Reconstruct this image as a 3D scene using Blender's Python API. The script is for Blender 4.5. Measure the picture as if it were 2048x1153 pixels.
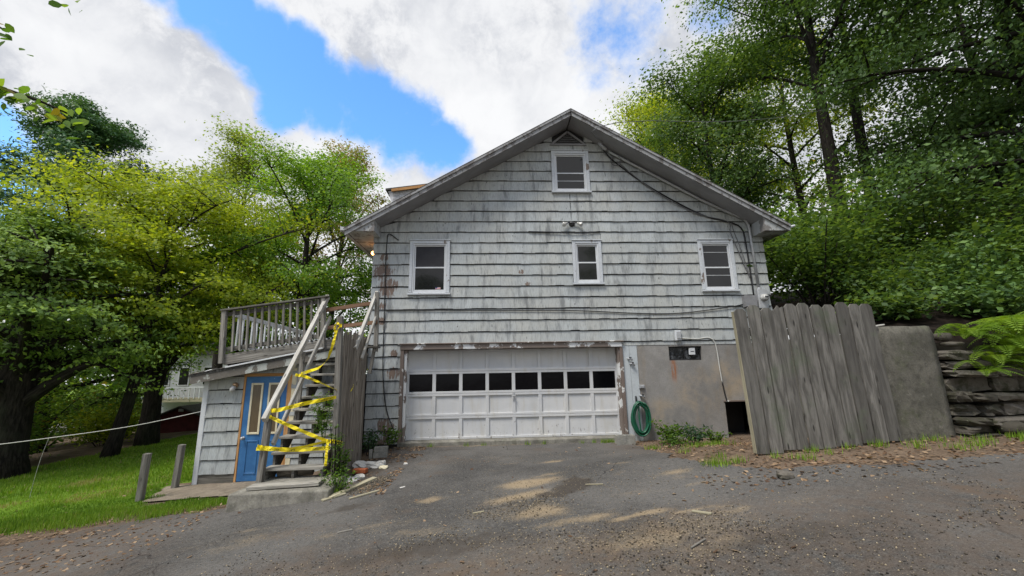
import bpy, math, random
import numpy as np
from mathutils import Vector, Matrix

for o in list(bpy.data.objects):
    bpy.data.objects.remove(o)
scene = bpy.context.scene
C = scene.collection

# ------------------------------------------------------------------ camera
def camera_axes(pitch, roll, yaw):
    f = Vector((-math.sin(yaw) * math.cos(pitch), math.cos(yaw) * math.cos(pitch), math.sin(pitch)))
    r = Vector((math.cos(yaw), math.sin(yaw), 0))
    u = r.cross(f)
    return r * math.cos(roll) + u * math.sin(roll), u * math.cos(roll) - r * math.sin(roll), f
cam_data = bpy.data.cameras.new("camera")
cam = bpy.data.objects.new("camera", cam_data)
C.objects.link(cam)
cr, cu, cf = camera_axes(0.19562, -0.01759, -0.04899)
cam.matrix_world = Matrix(((cr.x, cu.x, -cf.x, 0.0), (cr.y, cu.y, -cf.y, -9.583), (cr.z, cu.z, -cf.z, 1.62), (0, 0, 0, 1)))
cam_data.sensor_width = 36.0
cam_data.lens = 14.18
cam_data.clip_start = 0.05
cam_data.clip_end = 2000
scene.camera = cam

# ------------------------------------------------------------------ node helper
class Net:
    def __init__(self, tree):
        self.t = tree; self.n = tree.nodes; self.l = tree.links
    def add(self, kind, **kw):
        nd = self.n.new(kind)
        for k, v in kw.items():
            setattr(nd, k, v)
        return nd
    def put(self, sock, v):
        if isinstance(v, bpy.types.NodeSocket):
            self.l.new(v, sock)
        elif v is not None:
            if hasattr(sock, 'default_value') and isinstance(v, (tuple, list)) and len(v) == 3 and sock.type == 'RGBA':
                v = (*v, 1)
            sock.default_value = v
    def math(self, op, a, b=None, c=None, clamp=False):
        nd = self.add('ShaderNodeMath', operation=op, use_clamp=clamp)
        self.put(nd.inputs[0], a); self.put(nd.inputs[1], b); self.put(nd.inputs[2], c)
        return nd.outputs[0]
    def vmath(self, op, a, b=None, scale=None):
        nd = self.add('ShaderNodeVectorMath', operation=op)
        self.put(nd.inputs[0], a); self.put(nd.inputs[1], b)
        if scale is not None: self.put(nd.inputs['Scale'], scale)
        return nd.outputs['Value'] if op in ('DOT_PRODUCT', 'LENGTH', 'DISTANCE') else nd.outputs[0]
    def mix(self, fac, a, b, mode='MIX'):
        nd = self.add('ShaderNodeMix', data_type='RGBA', blend_type=mode)
        self.put(nd.inputs[0], fac); self.put(nd.inputs[6], a); self.put(nd.inputs[7], b)
        return nd.outputs[2]
    def noise(self, vec, scale=5.0, detail=4.0, rough=0.55, dist=0.0):
        nd = self.add('ShaderNodeTexNoise')
        self.put(nd.inputs['Vector'], vec); self.put(nd.inputs['Scale'], scale)
        nd.inputs['Detail'].default_value = detail; nd.inputs['Roughness'].default_value = rough
        nd.inputs['Distortion'].default_value = dist
        return nd.outputs[0]
    def voronoi(self, vec, scale=5.0, feature='F1'):
        nd = self.add('ShaderNodeTexVoronoi', feature=feature)
        self.put(nd.inputs['Vector'], vec); self.put(nd.inputs['Scale'], scale)
        return nd.outputs['Distance']
    def mapping(self, vec, scale=(1, 1, 1), loc=(0, 0, 0)):
        nd = self.add('ShaderNodeMapping')
        self.put(nd.inputs['Vector'], vec); nd.inputs['Scale'].default_value = scale; nd.inputs['Location'].default_value = loc
        return nd.outputs[0]
    def ss(self, v, lo, hi, a=0.0, b=1.0):
        nd = self.add('ShaderNodeMapRange', interpolation_type='SMOOTHSTEP')
        self.put(nd.inputs[0], v); nd.inputs[1].default_value = lo; nd.inputs[2].default_value = hi
        nd.inputs[3].default_value = a; nd.inputs[4].default_value = b
        return nd.outputs[0]
    def attr(self, name, out='Fac'):
        return self.add('ShaderNodeAttribute', attribute_name=name).outputs[out]
    def pos(self):
        return self.add('ShaderNodeNewGeometry').outputs['Position']
    def blob(self, pos, c, r):
        d = self.vmath('DISTANCE', pos, c)
        return self.ss(d, r * 1.25, r * 0.45)

# ------------------------------------------------------------------ world: sky with broken cloud
SUN_EL, SUN_AZ = math.radians(60), math.radians(226)     # azimuth clockwise from +Y: from the left, and behind the camera
world = bpy.data.worlds.new("World")
scene.world = world
world.use_nodes = True
W = Net(world.node_tree)
for nd in list(W.n): W.n.remove(nd)
SKY_STRENGTH = 0.12
tc = W.add('ShaderNodeTexCoord').outputs['Generated']
sky = W.add('ShaderNodeTexSky', sky_type='NISHITA')
sky.sun_disc = False
sky.sun_elevation = SUN_EL
sky.sun_rotation = SUN_AZ
sky.air_density = 1.0; sky.dust_density = 0.3; sky.ozone_density = 2.5
warp = W.add('ShaderNodeTexNoise'); W.put(warp.inputs['Vector'], tc); warp.inputs['Scale'].default_value = 6.0; warp.inputs['Detail'].default_value = 6.0
wv = W.vmath('SUBTRACT', warp.outputs['Color'], (0.5, 0.5, 0.5))
d1 = W.vmath('ADD', tc, W.vmath('SCALE', wv, scale=0.10))
gap = None
for (x, y, z, r) in ((-.473, .621, .625, .055), (-.444, .663, .603, .06), (-.410, .707, .577, .063), (-.351, .752, .557, .078),
                     (-.271, .787, .554, .085), (-.192, .816, .545, .08), (-.118, .851, .512, .065), (-.09, .868, .49, -.05),
                     (-.423, .742, .520, .045), (-.372, .702, .607, .047), (-.20, .84, .50, -.06), (.262, .697, .667, -.10),
                     (.423, .625, .656, -.05), (-.739, .612, .282, .06), (-.730, .583, .357, .045),
                     (-.52, .55, .65, .06), (-.56, .45, .69, .07), (.5, .5, .70, .07), (-.3, -.6, .74, .22), (.6, -.5, .62, .2), (-.9, -.1, .42, .15), (.75, .1, .65, .14)):
    dd = W.vmath('DISTANCE', d1, (x, y, z))
    g = W.ss(dd, abs(r) * 1.7, abs(r) * 0.5)
    if r < 0: g = W.math('MULTIPLY', g, 0.55)     # a thin place in the cloud
    gap = g if gap is None else W.math('MAXIMUM', gap, g)
fine = W.noise(tc, 14.0, 8.0, 0.62)
field = W.math('ADD', gap, W.math('MULTIPLY', W.math('SUBTRACT', fine, 0.5), 1.15))
blue = W.ss(field, 0.20, 0.88)
shade = W.noise(d1, 2.6, 7.0, 0.55)
cloud_col = W.mix(W.ss(shade, 0.37, 0.60), (0.355, 0.37, 0.405), (0.575, 0.58, 0.59))
cloud_col = W.mix(W.ss(W.noise(d1, 7.0, 9.0, 0.68), 0.42, 0.62), cloud_col, (0.545, 0.55, 0.563))
cloud_scaled = W.vmath('SCALE', cloud_col, scale=1.0 / SKY_STRENGTH)
hs = W.add('ShaderNodeHueSaturation'); hs.inputs['Saturation'].default_value = 1.22; hs.inputs['Value'].default_value = 1.75
W.put(hs.inputs['Color'], sky.outputs[0])
final = W.mix(blue, cloud_scaled, hs.outputs[0])
bg = W.add('ShaderNodeBackground'); W.put(bg.inputs['Color'], final); bg.inputs['Strength'].default_value = SKY_STRENGTH
wo = W.add('ShaderNodeOutputWorld'); W.l.new(bg.outputs[0], wo.inputs['Surface'])

# ------------------------------------------------------------------ sun behind thin cloud
sun_data = bpy.data.lights.new("sun", 'SUN')
sun_data.energy = 2.3
sun_data.angle = math.radians(18)
sun_data.color = (1.0, 0.95, 0.87)
sun = bpy.data.objects.new("sun", sun_data)
C.objects.link(sun)
to_sun = Vector((math.sin(SUN_AZ) * math.cos(SUN_EL), math.cos(SUN_AZ) * math.cos(SUN_EL), math.sin(SUN_EL)))
sun.rotation_euler = to_sun.to_track_quat('Z', 'Y').to_euler()

vs = scene.view_settings
vs.view_transform = 'Standard'; vs.look = 'None'; vs.exposure = 0.75; vs.gamma = 1.0
vs.use_curve_mapping = False
scene.cycles.diffuse_bounces = 6
scene.cycles.transmission_bounces = 8

# ------------------------------------------------------------------ numpy helpers
def sstep(a, b, x):
    t = np.clip((x - a) / (b - a), 0, 1)
    return t * t * (3 - 2 * t)
def zg(x, y):
    """height of the ground: falls to the left, level at the garage"""
    x = np.asarray(x, float); y = np.asarray(y, float)
    A = np.interp(x, [-60, -25, -13, -6.3, -4, 0, 3.5, 6.2, 9, 40], [-2.2, -1.7, -1.03, -.58, -.38, 0, .42, .58, .66, .9])
    B = np.interp(x, [-60, -25, -13, -6.3, -4.4, -3.7, -2.9, -2.2, 3.3, 7, 40], [-2.2, -1.7, -1.03, -.6, -.56, -.4, -.15, -.05, -.05, -.02, .3])
    w = sstep(-.4, np.where(x > 0, -3.9, -3.2), y)
    return A * w + B * (1 - w)
def zgf(x, y): return float(zg(x, y))
def bank_z(x, y):
    x = np.asarray(x, float); y = np.asarray(y, float)
    return 1.95 + 0.13 * np.clip(x - 6.4, 0, 30) + 0.10 * np.clip(y + 3.7, 0, 40) + 0.35 * sstep(-3.4, -1.5, y)
_perm = np.random.default_rng(7).random((256, 256))
def vnoise(x, y):
    xi = np.floor(x).astype(int); yi = np.floor(y).astype(int)
    fx = x - xi; fy = y - yi
    fx = fx * fx * (3 - 2 * fx); fy = fy * fy * (3 - 2 * fy)
    p = lambda i, j: _perm[i & 255, j & 255]
    return (p(xi, yi) * (1 - fx) + p(xi + 1, yi) * fx) * (1 - fy) + (p(xi, yi + 1) * (1 - fx) + p(xi + 1, yi + 1) * fx) * fy
def fbm(x, y, oct=5):
    s = 0; a = 0.5; t = 0
    for k in range(oct):
        s = s + a * vnoise(x * 2 ** k + 17.3 * k, y * 2 ** k + 9.1 * k); t += a; a *= 0.55
    return s / t

# ------------------------------------------------------------------ object helpers
def tag(o, label=None, cat=None, group=None, kind=None):
    if label: o['label'] = label
    if cat: o['category'] = cat
    if group: o['group'] = group
    if kind: o['kind'] = kind
    return o
def empty(name, loc=(0, 0, 0), label=None, cat=None, group=None):
    o = bpy.data.objects.new(name, None); o.location = loc; o.empty_display_size = 0.2
    C.objects.link(o)
    return tag(o, label, cat, group)
def link(name, me, mat, parent=None):
    o = bpy.data.objects.new(name, me); C.objects.link(o)
    if mat is not None and not me.materials: me.materials.append(mat)
    if parent is not None:
        o.parent = parent
        o.matrix_parent_inverse = Matrix.Translation(-world_loc(parent))
    return o
def world_loc(o):
    v = Vector(o.location)
    # parents here are only ever translated; children keep world coordinates through the inverse
    return v if o.parent is None else Vector((0, 0, 0))

RNG = random.Random(11)
class MB:
    """collects shapes; build() links them as one mesh object"""
    def __init__(self): self.v = []; self.f = []; self.gc = []; self.rnd = []; self.r = RNG.random()
    def add(self, vs, fs, gc=None, rnd=None):
        b = len(self.v)
        self.v += [tuple(p) for p in vs]; self.f += [tuple(i + b for i in f) for f in fs]
        self.gc += [tuple(p) for p in (gc if gc is not None else vs)]
        self.rnd += [self.r if rnd is None else rnd] * len(vs)
        return self
    def box(self, x0, x1, y0, y1, z0, z1, c=0.0, rnd=None, grain=None):
        if c <= 0:
            vs = [(x, y, z) for z in (z0, z1) for y in (y0, y1) for x in (x0, x1)]
            return self.add(vs, [(0, 2, 3, 1), (4, 5, 7, 6), (0, 1, 5, 4), (2, 6, 7, 3), (0, 4, 6, 2), (1, 3, 7, 5)], rnd=rnd)
        L = (x1 - x0, y1 - y0, z1 - z0); k = L.index(max(L))
        m = [(x0 + x1) / 2, (y0 + y1) / 2, (z0 + z1) / 2]
        p = list(m); q = list(m); p[k] = (x0, y0, z0)[k]; q[k] = (x1, y1, z1)[k]
        if k == 2: return self.beam(p, q, L[0], L[1], (0, 1, 0), c)
        if k == 0: return self.beam(p, q, L[1], L[2], (0, 0, 1), c)
        return self.beam(p, q, L[0], L[2], (0, 0, 1), c)
    def beam(self, p, q, w, h, up=(0, 0, 1), c=0.004, w2=None, h2=None):
        p = Vector(p); q = Vector(q); d = (q - p); L = d.length; d.normalize()
        u = Vector(up); s = d.cross(u)
        if s.length < 1e-4: u = Vector((0, 1, 0)); s = d.cross(u)
        s.normalize(); u = s.cross(d)
        vs = []; gc = []; off = RNG.uniform(0, 50)
        for t, pt, ww, hh in ((0, p, w, h), (1, q, w2 or w, h2 or h)):
            a = ww / 2; b = hh / 2; cc = min(c, a * .6, b * .6)
            for (i, j) in ((-a + cc, -b), (a - cc, -b), (a, -b + cc), (a, b - cc), (a - cc, b), (-a + cc, b), (-a, b - cc), (-a, -b + cc)):
                vs.append(pt + s * i + u * j); gc.append((off + t * L, i + off * 1.7, j + off * .3))
        fs = [(k, (k + 1) % 8, 8 + (k + 1) % 8, 8 + k) for k in range(8)]
        fs += [tuple(range(7, -1, -1)), tuple(range(8, 16))]
        return self.add(vs, fs, gc)
    def tube(self, pts, r, n=8, caps=True):
        pts = [Vector(p) for p in pts]; m = len(pts)
        rr = r if isinstance(r, (list, tuple)) else [r] * m
        ref = None; vs = []; gc = []; L = 0
        for i, p in enumerate(pts):
            d = (pts[min(i + 1, m - 1)] - pts[max(i - 1, 0)])
            if d.length < 1e-7: d = Vector((0, 0, 1))
            d.normalize()
            if ref is None:
                ref = Vector((0, 0, 1)) if abs(d.z) < .9 else Vector((1, 0, 0))
            s = d.cross(ref)
            if s.length < 1e-4: s = d.cross(Vector((0.3, 0.8, 0.2)))
            s.normalize(); u = s.cross(d); ref = u
            if i: L += (p - pts[i - 1]).length
            for k in range(n):
                a = 2 * math.pi * k / n
                vs.append(p + s * math.cos(a) * rr[i] + u * math.sin(a) * rr[i]); gc.append((L, math.cos(a) * rr[i], math.sin(a) * rr[i]))
        fs = [(i * n + k, i * n + (k + 1) % n, (i + 1) * n + (k + 1) % n, (i + 1) * n + k) for i in range(m - 1) for k in range(n)]
        if caps: fs += [tuple(range(n - 1, -1, -1)), tuple(range((m - 1) * n, m * n))]
        return self.add(vs, fs, gc)
    def prism(self, poly, axis, a, b):
        """poly: list of 2D points; axis 'x','y','z' is the extrusion axis"""
        def P3(p, t): return {'x': (t, p[0], p[1]), 'y': (p[0], t, p[1]), 'z': (p[0], p[1], t)}[axis]
        n = len(poly); vs = [P3(p, a) for p in poly] + [P3(p, b) for p in poly]
        fs = [tuple(range(n)), tuple(range(2 * n - 1, n - 1, -1))] + [(k, n + k, n + (k + 1) % n, (k + 1) % n) for k in range(n)]
        return self.add(vs, fs)
    def lathe(self, prof, c, axis=(0, 0, 1), n=16):
        ax = Vector(axis).normalized(); s = ax.cross(Vector((0.31, 0.2, 0.9)) if abs(ax.z) < .9 else Vector((1, 0, 0))).normalized(); u = ax.cross(s)
        vs = []
        for (r, h) in prof:
            for k in range(n):
                a = 2 * math.pi * k / n
                vs.append(Vector(c) + ax * h + (s * math.cos(a) + u * math.sin(a)) * max(r, 1e-4))
        m = len(prof)
        fs = [(i * n + k, i * n + (k + 1) % n, (i + 1) * n + (k + 1) % n, (i + 1) * n + k) for i in range(m - 1) for k in range(n)]
        fs += [tuple(range(n - 1, -1, -1)), tuple(range((m - 1) * n, m * n))]
        return self.add(vs, fs)
    def mesh(self, name, smooth=False):
        me = bpy.data.meshes.new(name)
        me.from_pydata(self.v, [], self.f)
        a = me.attributes.new('gc', 'FLOAT_VECTOR', 'POINT'); a.data.foreach_set('vector', np.array(self.gc, 'f').ravel())
        a = me.attributes.new('rnd', 'FLOAT', 'POINT'); a.data.foreach_set('value', np.array(self.rnd, 'f'))
        if smooth: me.shade_smooth()
        return me
    def build(self, name, mat, parent=None, smooth=False):
        return link(name, self.mesh(name, smooth), mat, parent)

def np_mesh(name, V, F, attrs=None, smooth=False):
    """V (n,3), F (m,k) arrays -> mesh"""
    me = bpy.data.meshes.new(name)
    V = np.asarray(V, 'f'); F = np.asarray(F, 'i'); m, k = F.shape
    me.vertices.add(len(V)); me.vertices.foreach_set('co', V.ravel())
    me.loops.add(m * k); me.loops.foreach_set('vertex_index', F.ravel())
    me.polygons.add(m); me.polygons.foreach_set('loop_start', np.arange(0, m * k, k, dtype='i'))
    me.update(calc_edges=True)
    for nm, arr in (attrs or {}).items():
        a = me.attributes.new(nm, 'FLOAT', 'POINT'); a.data.foreach_set('value', np.asarray(arr, 'f'))
    if smooth: me.shade_smooth()
    return me

# ------------------------------------------------------------------ materials
def material(name, fn):
    m = bpy.data.materials.new(name); m.use_nodes = True
    N = Net(m.node_tree)
    bs = N.n['Principled BSDF']
    d = fn(N) or {}
    for k, v in d.items():
        if k == 'Bump':
            h, strength, dist = v
            b = N.add('ShaderNodeBump'); b.inputs['Strength'].default_value = strength; b.inputs['Distance'].default_value = dist
            N.put(b.inputs['Height'], h); N.l.new(b.outputs[0], bs.inputs['Normal'])
        else:
            N.put(bs.inputs[k], v)
    return m
def plain(name, col, rough=0.6, var=0.15, scale=8.0, spec=0.4, metal=0.0):
    def fn(N):
        n = N.noise(N.pos(), scale, 5.0, 0.6)
        c = N.mix(N.ss(n, 0.3, 0.7), tuple(x * (1 - var) for x in col), tuple(min(1, x * (1 + var)) for x in col))
        return {'Base Color': c, 'Roughness': rough, 'Specular IOR Level': spec, 'Metallic': metal, 'Bump': (N.noise(N.pos(), scale * 12, 3.0), 0.12, 0.004)}
    return material(name, fn)

def m_siding(N):
    p = N.pos(); r = N.attr('rnd')
    sx = N.mapping(p, (1, 1, 0.06))
    grooves = N.noise(sx, 75.0, 3.0, 0.6)
    streak = N.noise(N.mapping(p, (1, 1, 0.16)), 7.0, 7.0, 0.68)
    patch = N.noise(p, 0.9, 5.0, 0.6)
    base = N.mix(r, (0.355, 0.382, 0.388), (0.435, 0.465, 0.470))
    base = N.mix(N.ss(patch, 0.38, 0.66), base, (0.405, 0.415, 0.395))
    dirt = N.math('MULTIPLY', N.ss(streak, 0.49, 0.68), N.ss(patch, 0.25, 0.58, 0.40, 0.9))
    base = N.mix(dirt, base, (0.17, 0.178, 0.18))
    base = N.mix(N.ss(grooves, 0.48, 0.68, 0.0, 0.55), base, (0.20, 0.21, 0.21))
    # bare wood where the paint has peeled off
    peel = None
    for c, rr in (((-2.62, 0, 3.92), .30), ((-2.50, 0, 3.55), .30), ((-2.33, 0, 3.60), .14), ((-2.6, 0, 3.1), .12), ((-2.4, 0, 0.36), .26), ((-2.3, 0, 2.0), .12),
                  ((-2.28, 0, 1.55), .18), ((-2.45, 0, 0.02), .22), ((6.6, 0, 2.6), .16), ((-2.6, 0, 4.3), .14), ((0.7, 0, 3.9), .10), ((0.85, 0, 3.6), .10), ((-2.62, 0, 2.75), .12)):
        b = N.blob(p, c, rr); peel = b if peel is None else N.math('MAXIMUM', peel, b)
    chip = N.noise(N.mapping(p, (1, 1, 0.16)), 24.0, 6.0, 0.7)
    mask = N.math('GREATER_THAN', N.math('ADD', N.math('MULTIPLY', peel, 0.27), chip), 0.70)
    tick = N.math('MULTIPLY', N.math('GREATER_THAN', N.noise(N.mapping(p, (1, 1, 0.28)), 22.0, 2.0, 0.5), 0.715), N.ss(N.noise(p, 1.3, 2.0), 0.45, 0.6))
    wood = N.mix(N.noise(sx, 40.0, 3.0), (0.105, 0.075, 0.06), (0.23, 0.175, 0.145))
    base = N.mix(mask, base, wood)
    base = N.mix(N.math('MULTIPLY', tick, 0.85), base, (0.035, 0.032, 0.03))
    return {'Base Color': base, 'Roughness': 0.72, 'Specular IOR Level': 0.25, 'Bump': (N.math('ADD', grooves, N.math('MULTIPLY', mask, -0.6)), 0.45, 0.006)}
M_SIDING = material('painted_shingle', m_siding)

def wood_fn(dark, light, grain=1.0, rough=0.85, lichen=0.0, knots=True, rvar=.5):
    def fn(N):
        g = N.attr('gc', 'Vector'); r = N.attr('rnd')
        gs = N.mapping(g, (1.1, 26 * grain, 26 * grain))
        a = N.noise(gs, 1.6, 7.0, 0.65, 0.6)
        b = N.noise(N.mapping(g, (0.9, 5, 5)), 1.3, 4.0, 0.6)
        col = N.mix(N.ss(a, 0.33, 0.68), dark, light)
        col = N.mix(N.ss(b, 0.45, 0.75, 0.0, 0.55), col, tuple(x * 0.55 for x in dark))
        if knots:
            k = N.voronoi(N.mapping(g, (1.4, 6.0, 6.0)), 1.6)
            col = N.mix(N.ss(k, 0.15, 0.06), col, tuple(x * 0.25 for x in dark))
        col = N.mix(N.math('MULTIPLY', r, rvar), col, tuple(x * 0.75 for x in dark))
        if lichen:
            l = N.ss(N.noise(N.pos(), 2.2, 5.0, 0.65), 0.52, 0.72, 0.0, lichen)
            col = N.mix(l, col, (0.10, 0.13, 0.075))
        return {'Base Color': col, 'Roughness': rough, 'Specular IOR Level': 0.2, 'Bump': (a, 0.55, 0.004)}
    return fn
M_GREYWOOD = material('weathered_wood', wood_fn((0.135, 0.125, 0.11), (0.36, 0.345, 0.31)))
M_PALEWOOD = material('pale_weathered_wood', wood_fn((0.32, 0.305, 0.275), (0.57, 0.555, 0.51), rvar=.2))
M_DARKWOOD = material('damp_dark_wood', wood_fn((0.075, 0.07, 0.062), (0.22, 0.21, 0.185), lichen=0.4))
M_FENCEWOOD = material('grey_fence_wood', wood_fn((0.088, 0.083, 0.074), (0.245, 0.233, 0.21), grain=0.35, lichen=0.4, rvar=.85))
M_STOCKADE = material('ridged_brown_grey_wood', wood_fn((0.12, 0.10, 0.08), (0.37, 0.33, 0.275), grain=1.3))
M_TREADWOOD = material('worn_tread_wood', wood_fn((0.17, 0.16, 0.14), (0.43, 0.41, 0.36), lichen=0.2))
M_BROWNWOOD = material('brown_plank_wood', wood_fn((0.16, 0.09, 0.055), (0.32, 0.20, 0.13)))
M_NEWWOOD = material('orange_new_wood', wood_fn((0.38, 0.19, 0.07), (0.62, 0.36, 0.16)))
M_EDGEWOOD = material('tan_cut_wood', wood_fn((0.27, 0.245, 0.17), (0.46, 0.42, 0.30)))

def peel_fn(paint, wood, amount=0.5, sc=3.0):
    def fn(N):
        p = N.pos()
        n = N.noise(N.mapping(p, (1, 1, 0.8)), sc, 9.0, 0.68)
        n2 = N.noise(p, 40.0, 4.0, 0.6)
        mask = N.ss(n, amount - 0.012, amount + 0.012)
        pc = N.mix(N.ss(n2, 0.35, 0.7), tuple(x * 0.86 for x in paint), paint)
        pc = N.mix(N.ss(N.noise(p, 5.0, 6.0, 0.7), 0.52, 0.75, 0, 0.5), pc, tuple(x * 0.5 for x in paint))
        wc = N.mix(n2, tuple(x * 0.6 for x in wood), wood)
        return {'Base Color': N.mix(mask, wc, pc), 'Roughness': 0.7, 'Specular IOR Level': 0.3, 'Bump': (N.math('ADD', N.math('MULTIPLY', mask, 0.8), N.math('MULTIPLY', n2, 0.3)), 0.5, 0.004)}
    return fn
M_TRIM = material('peeling_white_trim', peel_fn((0.70, 0.71, 0.70), (0.22, 0.18, 0.155), 0.50, 2.6))
M_JAMB = material('bare_brown_jamb', peel_fn((0.72, 0.72, 0.70), (0.21, 0.165, 0.14), 0.60, 4.0))
M_CASING = material('window_casing_paint', peel_fn((0.55, 0.58, 0.61), (0.23, 0.185, 0.155), 0.38, 3.0))
M_RAKE = material('weathered_rake_paint', peel_fn((0.31, 0.315, 0.32), (0.19, 0.18, 0.175), 0.47, 6.0))
M_FASCIA = material('flaking_fascia_paint', peel_fn((0.42, 0.44, 0.41), (0.17, 0.155, 0.135), 0.50, 2.2))
M_EAVE = material('flaking_eave_paint', peel_fn((0.40, 0.41, 0.41), (0.24, 0.225, 0.215), 0.46, 4.0))
M_SOFFIT = plain('grey_soffit_paint', (0.25, 0.25, 0.262), 0.7, 0.12, 2.0)
M_VINYL = plain('white_vinyl', (0.58, 0.60, 0.62), 0.4, 0.05, 5.0)
M_ROOFING = plain('asphalt_roofing', (0.075, 0.073, 0.07), 0.95, 0.35, 22.0, 0.1)
M_DARKMETAL = plain('dark_metal', (0.05, 0.05, 0.052), 0.45, 0.2, 10.0, 0.5, 0.6)
M_GREYMETAL = plain('galvanised_grey', (0.42, 0.43, 0.44), 0.5, 0.12, 7.0, 0.5, 0.3)
M_BLACK = plain('black_rubber', (0.018, 0.018, 0.019), 0.55, 0.1, 10.0)
M_GREYCABLE = plain('grey_cable', (0.14, 0.14, 0.145), 0.6, 0.1, 10.0)
M_WHITECABLE = plain('white_cable', (0.55, 0.55, 0.52), 0.6, 0.1, 10.0)
M_HOSE = plain('green_hose_rubber', (0.008, 0.088, 0.046), 0.38, 0.15, 10.0, 0.5)
M_CREAM = plain('cream_trim_paint', (0.66, 0.60, 0.43), 0.55, 0.1, 9.0)
M_PLASTER = plain('white_plaster', (0.52, 0.505, 0.47), 0.9, 0.2, 20.0)
M_BRICK = plain('red_brick', (0.34, 0.10, 0.045), 0.85, 0.25, 25.0, 0.2)
M_CHROME = plain('tarnished_brass', (0.50, 0.33, 0.20), 0.3, 0.2, 20.0, 0.6, 0.8)
M_GLASSJAR = plain('jar_glass', (0.45, 0.45, 0.43), 0.08, 0.05, 5.0, 0.9)
M_ROPE = plain('white_rope', (0.50, 0.50, 0.46), 0.8, 0.1, 30.0)

def m_glass(N):
    n = N.noise(N.pos(), 3.0, 4.0, 0.6)
    return {'Base Color': N.mix(n, (0.004, 0.004, 0.005), (0.016, 0.016, 0.018)), 'Roughness': 0.07, 'Specular IOR Level': 0.5,
            'Bump': (N.noise(N.pos(), 2.2, 2.0), 0.10, 0.02)}
M_GLASS = material('dark_window_glass', m_glass)
def m_screen(N):
    n = N.noise(N.pos(), 5.0, 5.0, 0.6)
    return {'Base Color': N.mix(n, (0.028, 0.028, 0.032), (0.055, 0.055, 0.06)), 'Roughness': 0.8, 'Specular IOR Level': 0.15}
M_SCREEN = material('insect_screen', m_screen)
def m_blackglass(N):
    return {'Base Color': (0.003, 0.003, 0.004, 1), 'Roughness': 0.12, 'Specular IOR Level': 0.16, 'Bump': (N.noise(N.pos(), 3.0, 2.0), 0.1, 0.02)}
M_BLACKGLASS = material('black_garage_glass', m_blackglass)
def m_oldglass(N):
    n = N.noise(N.pos(), 8.0, 6.0, 0.7)
    return {'Base Color': N.mix(N.ss(n, 0.45, 0.7), (0.012, 0.013, 0.015), (0.15, 0.16, 0.17)), 'Roughness': 0.25, 'Specular IOR Level': 0.5}
M_OLDGLASS = material('grimy_basement_glass', m_oldglass)
def m_brownglass(N):
    n = N.noise(N.mapping(N.pos(), (3, 3, 0.5)), 8.0, 5.0, 0.7)
    return {'Base Color': N.mix(n, (0.07, 0.05, 0.03), (0.16, 0.12, 0.07)), 'Roughness': 0.2, 'Specular IOR Level': 0.5}
M_BROWNGLASS = material('amber_door_glass', m_brownglass)

def m_garage(N):
    p = N.pos()
    n = N.noise(p, 1.4, 6.0, 0.65); s = N.noise(N.mapping(p, (1, 1, 0.12)), 9.0, 5.0, 0.6)
    z = N.add('ShaderNodeSeparateXYZ'); N.put(z.inputs[0], p)
    low = N.ss(z.outputs[2], 0.75, 0.0)
    col = N.mix(N.ss(n, 0.3, 0.7), (0.50, 0.51, 0.52), (0.58, 0.58, 0.575))
    col = N.mix(N.ss(s, 0.47, 0.76, 0, 0.5), col, (0.44, 0.41, 0.34))
    chip = N.noise(N.mapping(p, (1, 1, 0.5)), 16.0, 8.0, 0.72)
    m = N.math('GREATER_THAN', N.math('ADD', chip, N.math('MULTIPLY', low, 0.085)), 0.685)
    col = N.mix(m, col, (0.22, 0.20, 0.19))
    col = N.mix(N.math('MULTIPLY', N.ss(N.noise(p, 11.0, 7.0, 0.75), 0.55, 0.75), N.math('MULTIPLY', low, 0.5)), col, (0.36, 0.35, 0.27))
    return {'Base Color': col, 'Roughness': 0.6, 'Specular IOR Level': 0.35, 'Bump': (N.math('ADD', chip, N.math('MULTIPLY', m, -0.6)), 0.3, 0.003)}
M_GARAGE = material('garage_door_paint', m_garage)

def m_bluedoor(N):
    p = N.pos(); n = N.noise(p, 3.0, 6.0, 0.65); c = N.noise(p, 22.0, 7.0, 0.7)
    col = N.mix(N.ss(n, 0.3, 0.7), (0.026, 0.115, 0.29), (0.050, 0.18, 0.40))
    col = N.mix(N.ss(c, 0.66, 0.69, 0, 0.7), col, (0.35, 0.42, 0.50))
    return {'Base Color': col, 'Roughness': 0.5, 'Specular IOR Level': 0.4, 'Bump': (c, 0.15, 0.003)}
M_BLUE = material('blue_door_paint', m_bluedoor)

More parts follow.
